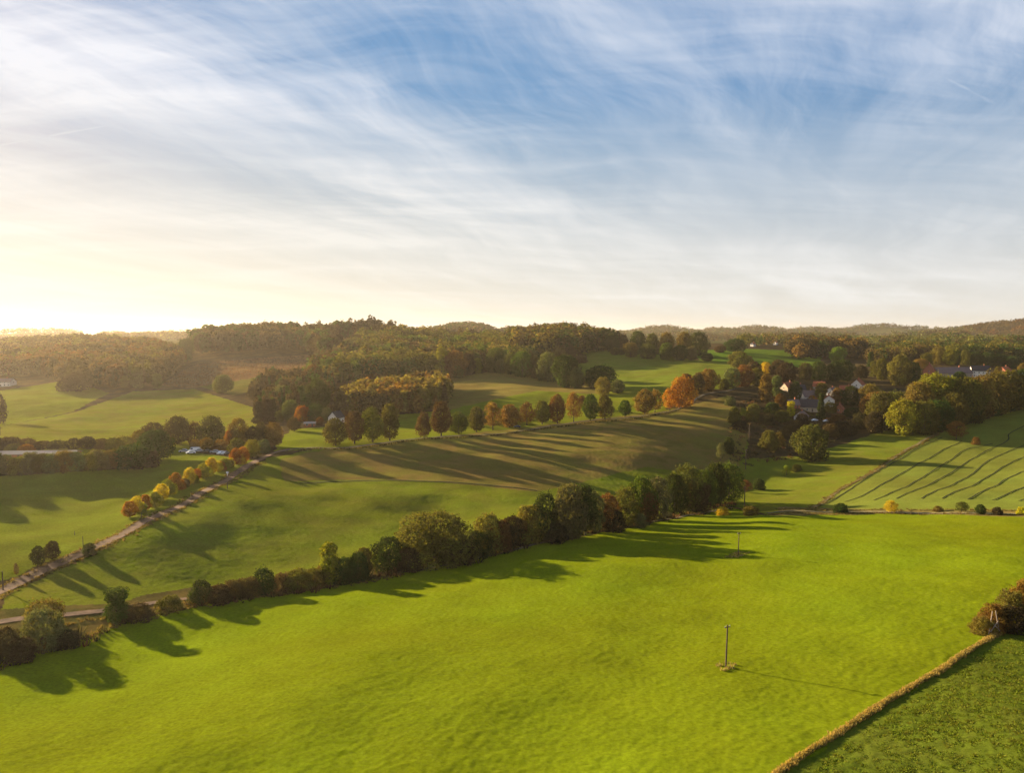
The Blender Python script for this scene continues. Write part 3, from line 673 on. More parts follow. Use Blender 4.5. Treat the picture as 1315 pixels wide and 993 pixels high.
for a in [(949, 473, 22, 28, 'broad', 'golden olive'), (960, 471, 14, 14, 'broad', 'rust'), (940, 498, 25, 23, 'broad', 'grey green'), (955, 497, 27, 24, 'broad', 'orange brown'), (930, 499, 12, 14, 'shrub', 'olive'),
          (972, 496, 24, 20, 'broad', 'olive'), (968, 483, 18, 18, 'broad', 'brown'), (983, 480, 15, 14, 'broad', 'golden yellow'), (1000, 482, 20, 22, 'broad', 'brown'), (1010, 492, 26, 26, 'broad', 'dark brown'),
          (983, 517, 36, 16, 'column', 'orange brown'), (997, 510, 28, 14, 'column', 'grey green'), (1002, 523, 18, 13, 'broad', 'rust'), (1021, 515, 25, 16, 'broad', 'dark green'), (1015.5, 535, 20, 11, 'column', 'golden yellow'),
          (1054, 539, 34, 11, 'spruce', 'dark green'), (1054, 517, 26, 15, 'column', 'golden olive'), (1043, 517, 9, 13, 'shrub', 'orange'), (1075, 518, 19, 17, 'broad', 'orange brown'), (1092, 521, 25, 23, 'broad', 'dark green'),
          (1117, 524, 30, 26, 'broad', 'golden olive'), (1066, 530, 14, 15, 'shrub', 'olive'), (1051, 488, 24, 22, 'broad', 'dark green'), (1072, 490, 26, 20, 'broad', 'dark green'), (1084, 489, 26, 24, 'broad', 'dark green'),
          (1076, 466, 20, 20, 'broad', 'bright green'), (1034, 488, 21, 18, 'broad', 'brown'), (1118, 472, 20, 8, 'spruce', 'dark green'), (1105, 485, 16, 18, 'shrub', 'dark brown'), (1132, 488, 28, 18, 'broad', 'olive'),
          (1155, 495, 38, 29, 'broad', 'golden olive'), (1171, 492, 26, 20, 'broad', 'dark green'), (1182, 474, 13, 20, 'broad', 'orange brown'), (1122, 484, 20, 10, 'column', 'olive'),
          (938, 521, 12, 13, 'shrub', 'grey green'), (943, 544, 21, 16, 'shrub', 'olive'), (954, 534, 10, 9, 'shrub', 'yellow green'), (967, 541, 13, 17, 'shrub', 'olive'), (967, 531, 13, 17, 'shrub', 'golden olive'),
          (925, 592, 23, 11, 'sparse', 'grey green'), (936, 582, 20, 14, 'shrub', 'dark green'), (987, 577, 23, 23, 'shrub', 'olive'), (1000, 572, 17, 16, 'shrub', 'golden olive'), (950, 552, 12, 18, 'shrub', 'dark brown'),
          (985, 545, 14, 22, 'shrub', 'brown'), (1004, 541, 14, 22, 'shrub', 'olive'), (1020, 552, 13, 20, 'shrub', 'brown'), (1030, 545, 14, 18, 'shrub', 'dark brown'), (1085, 558, 18, 28, 'shrub', 'dark brown'),
          (1105, 550, 20, 24, 'shrub', 'dark brown'), (1066, 560, 16, 24, 'shrub', 'brown'), (1123, 556, 26, 24, 'broad', 'dark brown'), (992, 531, 14, 20, 'shrub', 'dark green'), (1012, 560, 12, 22, 'feathery', 'brown'),
          (1095, 535, 12, 22, 'shrub', 'dark green'), (1076, 545, 12, 24, 'feathery', 'rust')]:
    plant(*a, VL, 'by village and stream')
RW = 'big trees of the wood above the striped field'
for a in [(1133, 551, 48, 32, 'broad', 'olive'), (1160, 559, 44, 34, 'broad', 'yellow green'), (1186, 558, 42, 32, 'broad', 'olive'), (1180, 545, 52, 38, 'broad', 'golden olive'), (1198, 541, 60, 46, 'broad', 'yellow green'),
          (1215, 538, 54, 42, 'broad', 'yellow green'), (1205, 554, 40, 32, 'broad', 'dark green'), (1225, 549, 44, 32, 'broad', 'olive'), (1240, 542, 54, 36, 'broad', 'olive'), (1256, 537, 52, 36, 'broad', 'golden olive'),
          (1275, 532, 54, 38, 'broad', 'olive'), (1294, 527, 50, 36, 'broad', 'olive'), (1312, 523, 47, 36, 'broad', 'dark green'), (1335, 520, 46, 36, 'broad', 'dark green'), (1150, 541, 38, 30, 'broad', 'olive'), (1122, 541, 36, 26, 'broad', 'orange brown'),
          (1268, 533, 36, 26, 'shrub', 'dark green'), (1245, 543, 30, 26, 'shrub', 'dark green'), (1290, 527, 32, 26, 'shrub', 'dark green')]:
    plant(*a, RW, 'above the striped field')
RH = 'trees around the red and white houses'
for a in [(1205, 468, 22, 17, 'broad', 'golden olive'), (1220, 469, 20, 19, 'broad', 'yellow green'), (1229, 469, 19, 8, 'column', 'dark green'), (1239, 469, 19, 13, 'broad', 'olive'), (1252, 470, 18, 20, 'broad', 'dark green'),
          (1268, 470, 17, 20, 'broad', 'dark green'), (1284, 471, 16, 20, 'broad', 'dark green'), (1300, 473, 16, 20, 'broad', 'dark green'), (1270, 457, 9, 24, 'broad', 'golden yellow'), (1232, 491, 14, 15, 'shrub', 'dark green'),
          (1282, 482, 11, 10, 'shrub', 'olive'), (1313, 484, 17, 12, 'broad', 'golden olive'), (1190, 470, 16, 14, 'broad', 'olive')]:
    plant(*a, RH, 'by the red and white houses')
# hedgerow and field trees that go on beyond the left edge (their shade falls into view)
for a in [(-45, 612, 50, 44, 'broad', 'dark brown'), (-90, 614, 54, 48, 'broad', 'olive'), (-140, 616, 56, 50, 'broad', 'olive'), (-190, 618, 56, 50, 'broad', 'dark brown'), (-50, 640, 40, 36, 'broad', 'olive'), (-120, 650, 50, 46, 'broad', 'olive'),
          (-60, 575, 40, 40, 'broad', 'brown')]:
    plant(*a, 'hedgerow trees beyond the left edge', 'at far left of the low hedgerow')

def finish_tree_labels():
    by = {}
    for t in _trees: by.setdefault(t[4], []).append(t)
    for g, ts in by.items():
        un = [t for t in ts if not t[6]]
        un.sort(key=lambda t: t[1])
        byc = {}
        for t in un: byc.setdefault((t[3], t[2]), []).append(t)
        for (c, k), l in byc.items():
            for i, t in enumerate(l):
                pre = '' if len(l) == 1 else ('%s from left of the ' % ordinal(i))
                pl = KINDWORD[k] if len(l) == 1 else KINDWORD[k].replace('bush', 'bushes').replace('tree', 'trees').replace('conifer', 'conifers')
                t[0]['label'] = ('%s%s %s %s' % (pre, c, pl, t[5])).strip() if pre else ('only %s %s %s' % (c, pl, t[5])).strip()
        for t in ts:
            if t[6]: t[0]['label'] = t[6]
finish_tree_labels()

# ------------------------------------------------------------------ woods that read as one mass
def unit_cloud(rng, m, cone_=False):
    D = rng.normal(size=(m, 3)); D /= np.linalg.norm(D, axis=1, keepdims=True)
    lump = 1 + 0.22 * np.sin(D @ np.array([4.0, 2.0, 1.0]) + rng.uniform(0, 6)) + 0.18 * np.sin(D @ np.array([-3., 5., 3.]) + rng.uniform(0, 6))
    P = D * (rng.uniform(0.5, 1, m) ** 0.4 * lump)[:, None]
    if cone_:
        t = rng.uniform(0, 1, m) ** 0.7
        P = np.c_[D[:, :2] * ((1 - t) * 1.0 + 0.05)[:, None], (t * 2 - 1)]
    return P, D

def wood(name, polys, spacing, h, wr, cols, nq, label, cat, size=0.13, cone_=0.0, base=0.12, seed=1, world=False, keep=None):
    rng = np.random.default_rng(seed)
    pts = []
    for poly in polys:
        W = np.array(poly if world else [at(*p)[:2] for p in poly])
        mn, mx = W.min(0), W.max(0)
        gx, gy = np.meshgrid(np.arange(mn[0], mx[0], spacing), np.arange(mn[1], mx[1], spacing))
        g = np.c_[gx.ravel(), gy.ravel()] + rng.uniform(-0.42, 0.42, (gx.size, 2)) * spacing
        g = g[inside(g[:, 0], g[:, 1], [tuple(w) for w in W])]
        if keep is not None: g = g[keep(g)]
        pts.append(g)
    g = np.concatenate(pts)
    z = ground_z(g[:, 0], g[:, 1])
    clouds = [unit_cloud(rng, nq) for _ in range(6)] + [unit_cloud(rng, nq, True) for _ in range(4)]
    Vs, T, Va = [], [], []
    cols = np.array([PAL[c] for c in cols])
    for i in range(len(g)):
        H = h * (0.62 + 0.72 * rng.beta(2.2, 1.8)); Wd = H * wr * rng.uniform(0.8, 1.2) / 2
        if rng.uniform() < cone_:
            P, D = clouds[6 + rng.integers(4)]; Wd *= 0.62; zs = H * (1 - 0.03) / 2
        else:
            P, D = clouds[rng.integers(6)]; zs = H * (1 - base) / 2
        th = rng.uniform(0, 6.28); c, s = math.cos(th), math.sin(th)
        Px = np.c_[P[:, 0] * c - P[:, 1] * s, P[:, 0] * s + P[:, 1] * c, P[:, 2]]
        Dx = np.c_[D[:, 0] * c - D[:, 1] * s, D[:, 0] * s + D[:, 1] * c, D[:, 2]]
        pos = Px * np.array([Wd, Wd, zs]) + np.array([g[i, 0], g[i, 1], z[i] + H - zs])
        V, _ = leaf_quads(pos, Dx * 0.8 + rng.normal(size=Dx.shape) * 0.4 + np.array([0, 0, .3]), H * size, rng)
        Vs.append(V)
        st = 0.5 + 0.32 * math.sin(g[i, 0] / 37 + 1.5 * math.sin(g[i, 1] / 61 + seed)) + 0.32 * math.sin(g[i, 1] / 29 + g[i, 0] / 53)
        col = cols[int(st * len(cols) + rng.normal(0, 0.8)) % len(cols)] * rng.uniform(0.75, 1.3)      # stands of one kind, mixed at their edges
        T.append(np.repeat(col[None], len(pos), 0)); Va.append(np.clip(0.5 + rng.normal(0, 0.2, len(pos)), 0, 1))
    V = np.concatenate(Vs); T = np.concatenate(T); Va = np.concatenate(Va)
    me = mesh_np(name, V, np.arange(len(V)).reshape(-1, 4), LEAFW)
    a = me.attributes.new('leaf_tint', 'FLOAT_COLOR', 'FACE'); a.data.foreach_set('color', np.c_[T, np.ones(len(T))].astype(np.float32).ravel())
    a = me.attributes.new('leaf_var', 'FLOAT', 'FACE'); a.data.foreach_set('value', Va.astype(np.float32))
    print(name, len(g), 'trees')
    return tag(link(name, me), label, cat, kind='stuff')

wood('woodland', [[(-250, 470), (0, 462), (60, 462), (130, 452), (185, 449), (230, 462), (236, 470), (205, 492), (170, 496), (110, 500), (85, 494), (60, 484), (0, 485), (-250, 492)]],
     7.5, 18, 0.7, ['dark brown', 'brown', 'rust', 'brown', 'olive', 'dark brown'], 240, 'brown hazy wood filling the slope behind the left fields', 'wood', cone_=0.25, seed=11)
wood('woodland', [[(-250, 462), (-250, 448), (0, 449), (90, 446), (185, 448), (120, 453), (50, 461)]], 11, 20, 0.95, ['dark brown', 'brown', 'dark brown', 'olive'], 160,
     'hazy olive wood on the ridge above the left wood', 'wood', seed=12)
wood('woodland', [[(255, 461), (330, 455), (420, 452), (440, 462), (420, 468), (395, 459), (440, 440), (520, 437), (300, 441), (250, 448)]], 7.0, 27, 0.5, ['dark brown', 'dark green', 'brown', 'dark brown'], 240,
     'tall dark wood with bare trunks above the brown clearing', 'wood', base=0.35, seed=13)
wood('woodland', [[(430, 474), (445, 456), (480, 438), (570, 440), (640, 444), (690, 452), (690, 474), (640, 477), (600, 480), (560, 488), (480, 486), (430, 495), (400, 490)]], 10.5, 20, 1.0,
     ['olive', 'golden olive', 'olive', 'brown', 'dark green', 'dark brown', 'green'], 330, 'olive and golden wood climbing the central hill', 'wood', seed=14)
wood('woodland', [[(322, 505), (345, 490), (400, 488), (432, 497), (425, 517), (400, 530), (375, 538), (330, 545), (325, 530)]], 7.5, 12.5, 0.5, ['dark brown', 'brown', 'dark brown', 'dark green', 'brown'], 230,
     'dark brown conifer wood below the clearing left of the barn', 'wood', cone_=0.6, seed=15)
wood('larch_plantation', [[(428, 535), (440, 524), (500, 507), (560, 499), (572, 503), (574, 520), (545, 530), (480, 536)]], 5.2, 14, 0.55, ['golden olive', 'orange brown', 'golden olive', 'brown'], 260,
     'golden brown block of young trees behind the avenue', 'wood', cone_=0.2, seed=16)
wood('woodland', [[(655, 447), (690, 440), (735, 440), (770, 447), (800, 449), (760, 453), (740, 458), (700, 466), (660, 468)]], 8, 24, 0.75, ['dark green', 'olive', 'dark brown', 'golden olive', 'brown'], 240,
     'dark wood on the hilltop right of the centre', 'wood', seed=17)
wood('woodland', [[(1012, 452), (1030, 448), (1085, 450), (1110, 455), (1112, 462), (1060, 461), (1020, 463)]], 9, 19, 0.8, ['dark brown', 'brown', 'orange brown', 'dark brown', 'dark green'], 220,
     'brown wood beyond the village with a flat top', 'wood', seed=18)
wood('woodland', [[(1115, 458), (1180, 452), (1330, 456), (1330, 466), (1250, 464), (1180, 462), (1120, 468)]], 10, 16, 0.85, ['dark green', 'olive', 'brown', 'golden olive'], 150,
     'green wood strip behind the red and white houses', 'wood', seed=19)
wood('far_woodland', [[(950, 448), (1000, 444), (1110, 444), (1200, 446), (1330, 447), (1330, 442), (1100, 439), (950, 441)]], 24, 17, 1.1, ['olive', 'brown', 'dark green', 'grey green'], 60,
     'hazy woods in the far valley beyond the village', 'wood', size=0.2, seed=20)
def far_wood(px0, px1, d0, d1, spacing, h, cols, nq, label, seed):
    """tree-covered far hills between two bearings, with the open fields left out"""
    w = [(ray(px0, 430)[0] * d0, d0), (ray(px1, 430)[0] * d0, d0), (ray(px1, 430)[0] * d1, d1), (ray(px0, 430)[0] * d1, d1)]
    def keep(g):
        z = ground_z(g[:, 0], g[:, 1]); a, b = to_px(g[:, 0], g[:, 1], z)
        k = np.ones(len(g), bool)
        for poly, *_ in FIELDS[:5]: k &= ~inside(a, b, poly)
        n_ = np.sin(g[:, 0] / 310 + 1.1 * np.sin(g[:, 1] / 270)) + np.sin(g[:, 1] / 205 + g[:, 0] / 410)
        return k & (n_ < 1.05)
    wood('far_woodland', [w], spacing, h, 1.25, cols, nq, label, 'wood', size=0.25, seed=seed, world=True, keep=keep)
far_wood(-250, 490, 2300, 3700, 30, 20, ['brown', 'dark brown', 'dark brown', 'olive'], 40, 'pale hazy wooded hills along the left horizon', 23)
far_wood(520, 720, 1900, 3000, 25, 20, ['dark brown', 'brown', 'dark green'], 45, 'brown wooded hill on the horizon behind the central wood', 24)
far_wood(720, 1255, 2300, 5000, 36, 21, ['brown', 'dark brown', 'dark green', 'olive'], 36, 'blue grey hills of far woodland along the right horizon', 21)
far_wood(1235, 1480, 2300, 3300, 25, 20, ['brown', 'brown', 'dark brown', 'rust'], 45, 'rust brown wooded hill at the right end of the horizon', 22)

# ------------------------------------------------------------------ houses
ROOFS = {'dark': plain('slate_roof', (0.05, 0.042, 0.045), 0.9, 0.3, 2.0), 'red': plain('red_tile_roof', (0.24, 0.075, 0.04), 0.9, 0.3, 2.0), 'grey': plain('grey_tile_roof', (0.15, 0.105, 0.095), 0.9, 0.3, 2.0),
         'pale': plain('pale_sheet_roof', (0.30, 0.25, 0.21), 0.9, 0.15, 2.0)}
WALLS = {'tan': plain('tan_render', (0.26, 0.21, 0.17), 0.9, 0.1, 1.0), 'white': plain('white_render', (0.62, 0.57, 0.50), 0.9, 0.08, 1.0), 'cream': plain('cream_render', (0.38, 0.30, 0.21), 0.9, 0.1, 1.0), 'brick': plain('brick_wall', (0.32, 0.12, 0.07), 0.9, 0.2, 3.0)}
GLASS = plain('window_glass', (0.03, 0.035, 0.045), 0.15, 0.1); WOOD = plain('weathered_wood', (0.085, 0.062, 0.042), 0.9, 0.3, 4.0, 0.3); DOORM = plain('painted_door', (0.10, 0.06, 0.04), 0.7, 0.2)
def house(px, py, L, W, eave, ridge, rot, wall, roof, label, name='house', chimney=True):
    p = at(px, py); r = empty(name, (p.x, p.y, p.z - 0.3), rot); tag(r, label, 'house' if name == 'house' else 'building')
    e = eave + 0.3; rg = ridge + 0.3
    m = MB().box((0, 0, e / 2), (L, W, e))
    for s in (-1, 1): m.poly([(s * L / 2, -W / 2 * s, e), (s * L / 2, W / 2 * s, e), (s * L / 2, 0, rg - 0.12)])
    m.build('wall', WALLS[wall], r)
    o = 0.45; t = 0.18; k = (rg - e) / (W / 2)
    m = MB()
    for s in (-1, 1):
        a = (W / 2 + o); ze = e - o * k
        q = [(-L / 2 - o, s * a, ze), (L / 2 + o, s * a, ze), (L / 2 + o, 0, rg), (-L / 2 - o, 0, rg)]
        if s > 0: q = q[::-1]
        u = [(x, y, z + t) for x, y, z in q]
        m.poly(q[::-1]); m.poly(u)
        for i in range(4): m.poly([q[i], q[(i + 1) % 4], u[(i + 1) % 4], u[i]])
    rf = m.build('roof', ROOFS[roof], r)
    if chimney: MB().box((L * 0.22, 0.3, rg + 0.4), (0.7, 0.7, 1.8)).box((L * 0.22, 0.3, rg + 1.4), (0.9, 0.9, 0.2)).build('chimney', WALLS['brick'], rf)
    nw = max(2, int(L / 3.5))
    storeys = 2 if eave > 4 else 1
    for st in range(storeys):
        for s in (-1, 1):
            for i in range(nw):
                x = (i + 0.5) / nw * L - L / 2
                if st == 0 and s < 0 and i == nw // 2: continue
                w = MB().box((x, s * (W / 2 + 0.02), 0.3 + 1.5 + st * 2.7), (1.2, 0.10, 1.3)).build('window', WALLS['white'], r)
                MB().box((x, s * (W / 2 + 0.06), 0.3 + 1.5 + st * 2.7), (1.0, 0.08, 1.1)).build('pane', GLASS, w)
    for s in (-1, 1):
        w = MB().box((s * (L / 2 + 0.02), 0, e - 0.6), (0.10, 1.1, 1.2)).build('window', WALLS['white'], r)
        MB().box((s * (L / 2 + 0.06), 0, e - 0.6), (0.08, 0.9, 1.0)).build('pane', GLASS, w)
    x = (nw // 2 + 0.5) / nw * L - L / 2
    MB().box((x, -(W / 2 + 0.03), 0.3 + 1.05), (1.0, 0.10, 2.1)).build('door', DOORM, r)
    return r
house(1037, 514, 13, 9, 3.2, 7.5, 0.35, 'white', 'grey', 'white house with grey roof at left of the village')
house(1041, 528, 14, 10, 3.4, 8.5, -0.5, 'cream', 'dark', 'cream house with steep dark roof in front of the village')
house(1029, 540, 9, 7, 2.8, 6, 0.9, 'white', 'grey', 'small white house nearest the stream valley')
house(1064, 521, 10, 8, 4.8, 8, 1.2, 'white', 'red', 'tall white gabled house beside the dark upright conifer')
house(1102, 498, 13, 9, 3.0, 7.5, 0.9, 'white', 'red', 'white house with red roof at right of the village')
house(1024, 505, 11, 8, 3.2, 7, 0.0, 'cream', 'dark', 'cream house with dark roof half hidden behind village trees')
house(1012, 502, 10, 8, 3.0, 7, 0.5, 'cream', 'red', 'cream house with red roof at far left of the village')
house(1086, 506, 10, 8, 3.0, 7, -0.3, 'cream', 'red', 'cream house with red roof behind village trees')
house(1068, 508, 9, 7, 3.0, 6.5, 0.8, 'white', 'grey', 'small white house in the middle of the village')
house(1052, 500, 9, 7, 2.8, 6.5, -0.6, 'tan', 'red', 'tan house with red roof behind the olive village conifer')
house(1098, 512, 9, 7, 2.8, 6.5, 0.4, 'tan', 'grey', 'tan house with brown roof at right of the village')
house(1078, 530, 8, 6, 2.6, 6.0, 1.0, 'brick', 'red', 'small brick house with red roof below the village')
house(1018, 524, 8, 6, 2.6, 6.0, 0.2, 'brick', 'grey', 'small brick house at the stream side of the village')
house(1290, 480, 11, 8, 3.2, 7.0, 0.5, 'brick', 'red', 'brick house with red roof right of the bright white house')
house(1174, 483, 10, 8, 3.2, 7.5, 0.8, 'tan', 'red', 'tan house with red roof left of the tall red brick house')
house(1193, 484, 13, 10, 6.0, 12, 1.0, 'brick', 'red', 'red brick house with steep red roof on the right hill')
house(1222, 484, 34, 11, 4.0, 9.0, 0.1, 'tan', 'grey', 'long tan building with grey roof between red and white houses')
house(1258, 484, 15, 11, 6.0, 10.5, -0.35, 'white', 'dark', 'bright white house with dark roof on the right hill')
house(1306, 488, 12, 9, 3.2, 6.5, 0.2, 'white', 'pale', 'low white house with pale roof near the right edge')
house(432, 543, 8, 6.5, 3.6, 7.2, 1.2, 'white', 'dark', 'white gabled barn behind the avenue trees', 'barn', False)
house(398, 548, 6, 4, 2.0, 2.7, 0.2, 'brick', 'pale', 'low pale roofed shed left of the white barn', 'shed', False)
house(30, 589, 46, 7, 2.4, 3.3, 0.08, 'brick', 'pale', 'long low building with pale roof behind the left hedgerow', 'farm_building', False)
house(3, 496, 22, 12, 4.5, 8, 0.1, 'white', 'grey', 'white farmhouse at the left edge below the hazy wood', 'farmhouse')
house(148, 593, 5, 4, 2.2, 3.2, 0.3, 'white', 'pale', 'tiny white shed in the left hedgerow', 'shed', False)
for px, py, lab in [(967, 445, 'tiny white far house left of a pair beyond the green hill'), (996, 443, 'tiny white far house right of a pair beyond the green hill'), (621, 442, 'tiny white house among woods on the central hill'), (1283, 458, 'small pale house behind the dark trees on the right hill')]:
    house(px, py, 7, 6, 4.0, 6.5, 0.7, 'white', 'red', lab)

# ------------------------------------------------------------------ cars
PAINT = {'white': plain('white_paint', (0.78, 0.78, 0.78), 0.3, 0.03), 'silver': plain('silver_paint', (0.45, 0.46, 0.48), 0.3, 0.03), 'dark': plain('dark_paint', (0.03, 0.035, 0.05), 0.3, 0.03)}
TYRE = plain('tyre_rubber', (0.02, 0.02, 0.02), 0.9, 0.1)
LAMP = plain('lamp_glass', (0.5, 0.5, 0.45), 0.2, 0.05)
def car(px, py, rot, paint, label, group=None, van=False):
    p = at(px, py); r = empty('parked_car' if not van else 'parked_van', (p.x, p.y, p.z + 0.05), rot); tag(r, label, 'van' if van else 'car', group)
    prof = [(-2.1, .35), (-2.15, .8), (-1.2, .95), (-.6, 1.42), (.9, 1.45), (1.6, .98), (2.1, .9), (2.15, .35)] if not van else [(-2.6, .4), (-2.65, 1.0), (-2.1, 1.2), (-1.6, 2.1), (2.6, 2.15), (2.65, .4)]
    m = MB(); n_ = len(prof)
    for y, s in ((-.85, 1), (.85, -1)):
        m.poly([(x, y * (0.86 if z > 1 else 1), z) for x, z in prof][::-1] if s < 0 else [(x, y * (0.86 if z > 1 else 1), z) for x, z in prof])
    for i in range(n_):
        a, b = prof[i], prof[(i + 1) % n_]; ka = .86 if a[1] > 1 else 1; kb = .86 if b[1] > 1 else 1
        m.poly([(a[0], -.85 * ka, a[1]), (a[0], .85 * ka, a[1]), (b[0], .85 * kb, b[1]), (b[0], -.85 * kb, b[1])])
    m.build('body', PAINT[paint], r)
    for s in (-1, 1):
        w = [(-1.0, s * .82, 1.0), (-.55, s * .765, 1.34), (.85, s * .765, 1.36), (1.35, s * .82, 1.0)] if not van else [(-1.75, s * .8, 1.3), (-1.5, s * .765, 1.9), (-.6, s * .765, 1.9), (-.6, s * .8, 1.3)]
        MB().poly([(x, y + s * .03, z) for x, y, z in (w if s < 0 else w[::-1])]).build('side_window', GLASS, r)
        MB().box((-2.14 if not van else -2.62, s * .6, .68), (.1, .3, .16)).build('headlight', LAMP, r)
        for x in (-1.3, 1.35):
            wm = MB(); wm.tube([(x, s * .9, .33), (x, s * .7, .33)], [.33, .33], 12); wm.build('wheel', TYRE, r)
    return r
CG = 'cars parked by the junction'
for a in [(236, 581, .2, 'silver', 'silver car parked farthest left by the junction trees'), (245, 583, .5, 'white', 'white car beside the white van in the car park'), (250, 580.5, .1, 'white', 'white van parked left of the round trees', True),
          (256, 580.5, .1, 'silver', 'silver car just right of the white van'), (265, 581.5, .1, 'dark', 'dark car beneath the round trees'), (276, 582, .1, 'silver', 'silver car beneath the round trees'), (284, 583.5, 1.2, 'white', 'white car at right end of the parked row'),
          (289, 584, 1.2, 'silver', 'silver car last in the row before the green round tree')]:
    car(*a[:5], CG, *(a[5:]))
car(664, 549.5, 0.25, 'dark', 'dark car on the lane beneath an orange brown avenue tree')
for px, py, l in [(1046, 541, 'white car on the village drive left of the dark conifer'), (1061, 542, 'white car on the village drive right of the dark conifer')]: car(px, py, .2, 'white', l)

# ------------------------------------------------------------------ poles and posts
METAL = plain('galvanised_metal', (0.35, 0.35, 0.34), 0.5, 0.1); WHITEP = plain('white_post', (0.75, 0.75, 0.72), 0.6, 0.05)
def pole(px, py, h, label, r0=0.15, arm=True, lean=0.0, name='utility_pole'):
    p = at(px, py); H = h * p.y / F
    r = empty(name, (p.x, p.y, p.z - 0.2)); r.rotation_euler = (0, lean, 0); tag(r, label, 'pole')
    MB().tube([(0, 0, 0), (0, 0, H * .5), (0, 0, H)], [r0, r0 * .9, r0 * .75], 10).build('shaft', WOOD, r)
    if arm:
        c = MB().box((0, 0, H - 0.35), (1.1, 0.10, 0.12), 0.5).build('crossarm', WOOD, r)
        for k in (-.45, .45):
            i = MB(); i.tube([(k * math.cos(.5), k * math.sin(.5), H - .29), (k * math.cos(.5), k * math.sin(.5), H - .08)], [.05, .035], 8); i.build('insulator', METAL, c)
    return r
pole(932, 857, 59, 'tall wooden pole in the near part of the bright field', 0.13, lean=0.02)
pole(948, 713, 31, 'wooden pole on a bare patch in the far part of the bright field', 0.13, lean=0.015)
pole(956, 650, 26, 'wooden pole right of the hedge end by the rusty bush', 0.2)
pole(957.5, 603, 26, 'wooden pole in the stream valley behind the rusty bush', 0.22)
pole(962, 566, 22, 'far wooden pole at the top of the stream valley', 0.25, False)
pole(4, 759, 27, 'dark wooden pole by the road at the left edge', 0.14, False)
pole(107, 708, 21, 'slim pole beside the low dark verge bush', 0.10, False)
pole(182, 671, 13, 'thin pole under the orange roadside tree', 0.10, False)
pole(292, 628, 10, 'stout wooden post on the near side of the road', 0.18, False, name='post')
pole(96, 688, 7, 'short fence post above the pair of lollipop trees', 0.09, False, name='post')
pp = at(292, 612); r = empty('marker_post', (pp.x, pp.y, pp.z - .1)); tag(r, 'white marker post at the roadside bend', 'post')
MB().tube([(0, 0, 0), (0, 0, 1.9)], [.12, .12], 8).build('shaft', WHITEP, r); MB().box((0, 0, 1.6), (.9, .08, .7)).build('panel', WHITEP, r)
# hunting stand of pale poles inside the right hand bush
pp = at(1268, 810); r = empty('hunting_stand', (pp.x - .6, pp.y - 2.2, pp.z - .1), 0.2); tag(r, 'pale wooden frame of crossed poles before the brown bushes', 'frame')
PALEW = plain('pale_stripped_wood', (0.27, 0.21, 0.16), 0.8, 0.2)
for a, b in [((-1.1, -.3, 0), (-.25, 0, 4.2)), ((1.1, -.3, 0), (.35, 0, 4.2)), ((-.9, -.45, 1.0), (.75, -.2, 2.6)), ((.9, -.45, 1.0), (-.6, -.2, 2.6))]:
    MB().tube([a, b], [.09, .07], 7).build('brace', PALEW, r)

# ------------------------------------------------------------------ dry grass, tussocks, brushwood
DRY = leaf_material('dry_grass', True)
def tuft_stuff(name, P, h, w, cols, blades, label, cat, seed, lean=(0, 0)):
    rng = np.random.default_rng(seed); m = len(P) * blades
    b = np.repeat(P, blades, 0); hh = np.repeat(h * rng.uniform(.6, 1.3, len(P)), blades) * rng.uniform(.6, 1.1, m); ww = np.repeat(w * rng.uniform(.7, 1.3, len(P)), blades)
    th = rng.uniform(0, 6.28, m); rr = np.sqrt(rng.uniform(0, 1, m)) * ww * .5
    base = b + np.c_[rr * np.cos(th), rr * np.sin(th), np.full(m, -.05)]
    dx = np.c_[np.cos(th) * rr * .7 + rng.normal(0, .1, m) * hh, np.sin(th) * rr * .7 + rng.normal(0, .1, m) * hh, hh]
    a2 = rng.uniform(0, 6.28, m); sd = np.c_[np.cos(a2), np.sin(a2), np.zeros(m)] * (ww * .07 + .025)[:, None]
    V = np.stack([base - sd, base + sd, base + dx + sd * .45, base + dx - sd * .45], 1).reshape(-1, 3)
    me = mesh_np(name, V, np.arange(m * 4).reshape(-1, 4), DRY)
    cols = np.array(cols); T = np.repeat(cols[rng.integers(len(cols), size=len(P))], blades, 0) * rng.uniform(.75, 1.25, m)[:, None]
    a = me.attributes.new('leaf_tint', 'FLOAT_COLOR', 'FACE'); a.data.foreach_set('color', np.c_[T, np.ones(m)].astype(np.float32).ravel())
    a = me.attributes.new('leaf_var', 'FLOAT', 'FACE'); a.data.foreach_set('value', rng.uniform(.2, .8, m).astype(np.float32))
    return tag(link(name, me), label, cat, kind='stuff')
def along(pxs, step, spread, rng):
    pts = smooth_line([at(*p)[:2] for p in pxs], step); P = np.array([(q.x, q.y) for q in pts]); q = np.arange(len(P)) * step
    P = P + (0.30 * np.sin(q / 3.1) + 0.22 * np.sin(q / 1.3 + 1))[:, None] * spread * 5 * np.array([0.75, 0.66]) * (spread < .3) + rng.normal(0, 1, (len(P), 2)) * spread * (1 + 0.7 * np.sin(q / 5.3) * np.sin(q / 2.1))[:, None]
    return np.c_[P, ground_z(P[:, 0], P[:, 1])]
def scatter(poly, m, rng):
    W = np.array([at(*p)[:2] for p in poly]); mn, mx = W.min(0), W.max(0)
    g = rng.uniform(mn, mx, (m, 2)); g = g[inside(g[:, 0], g[:, 1], [tuple(w) for w in W])]
    return np.c_[g, ground_z(g[:, 0], g[:, 1])]
rg = np.random.default_rng(5)
bank = [(985, 1006), (1040, 966), (1100, 928), (1160, 890), (1220, 854), (1282, 815)]
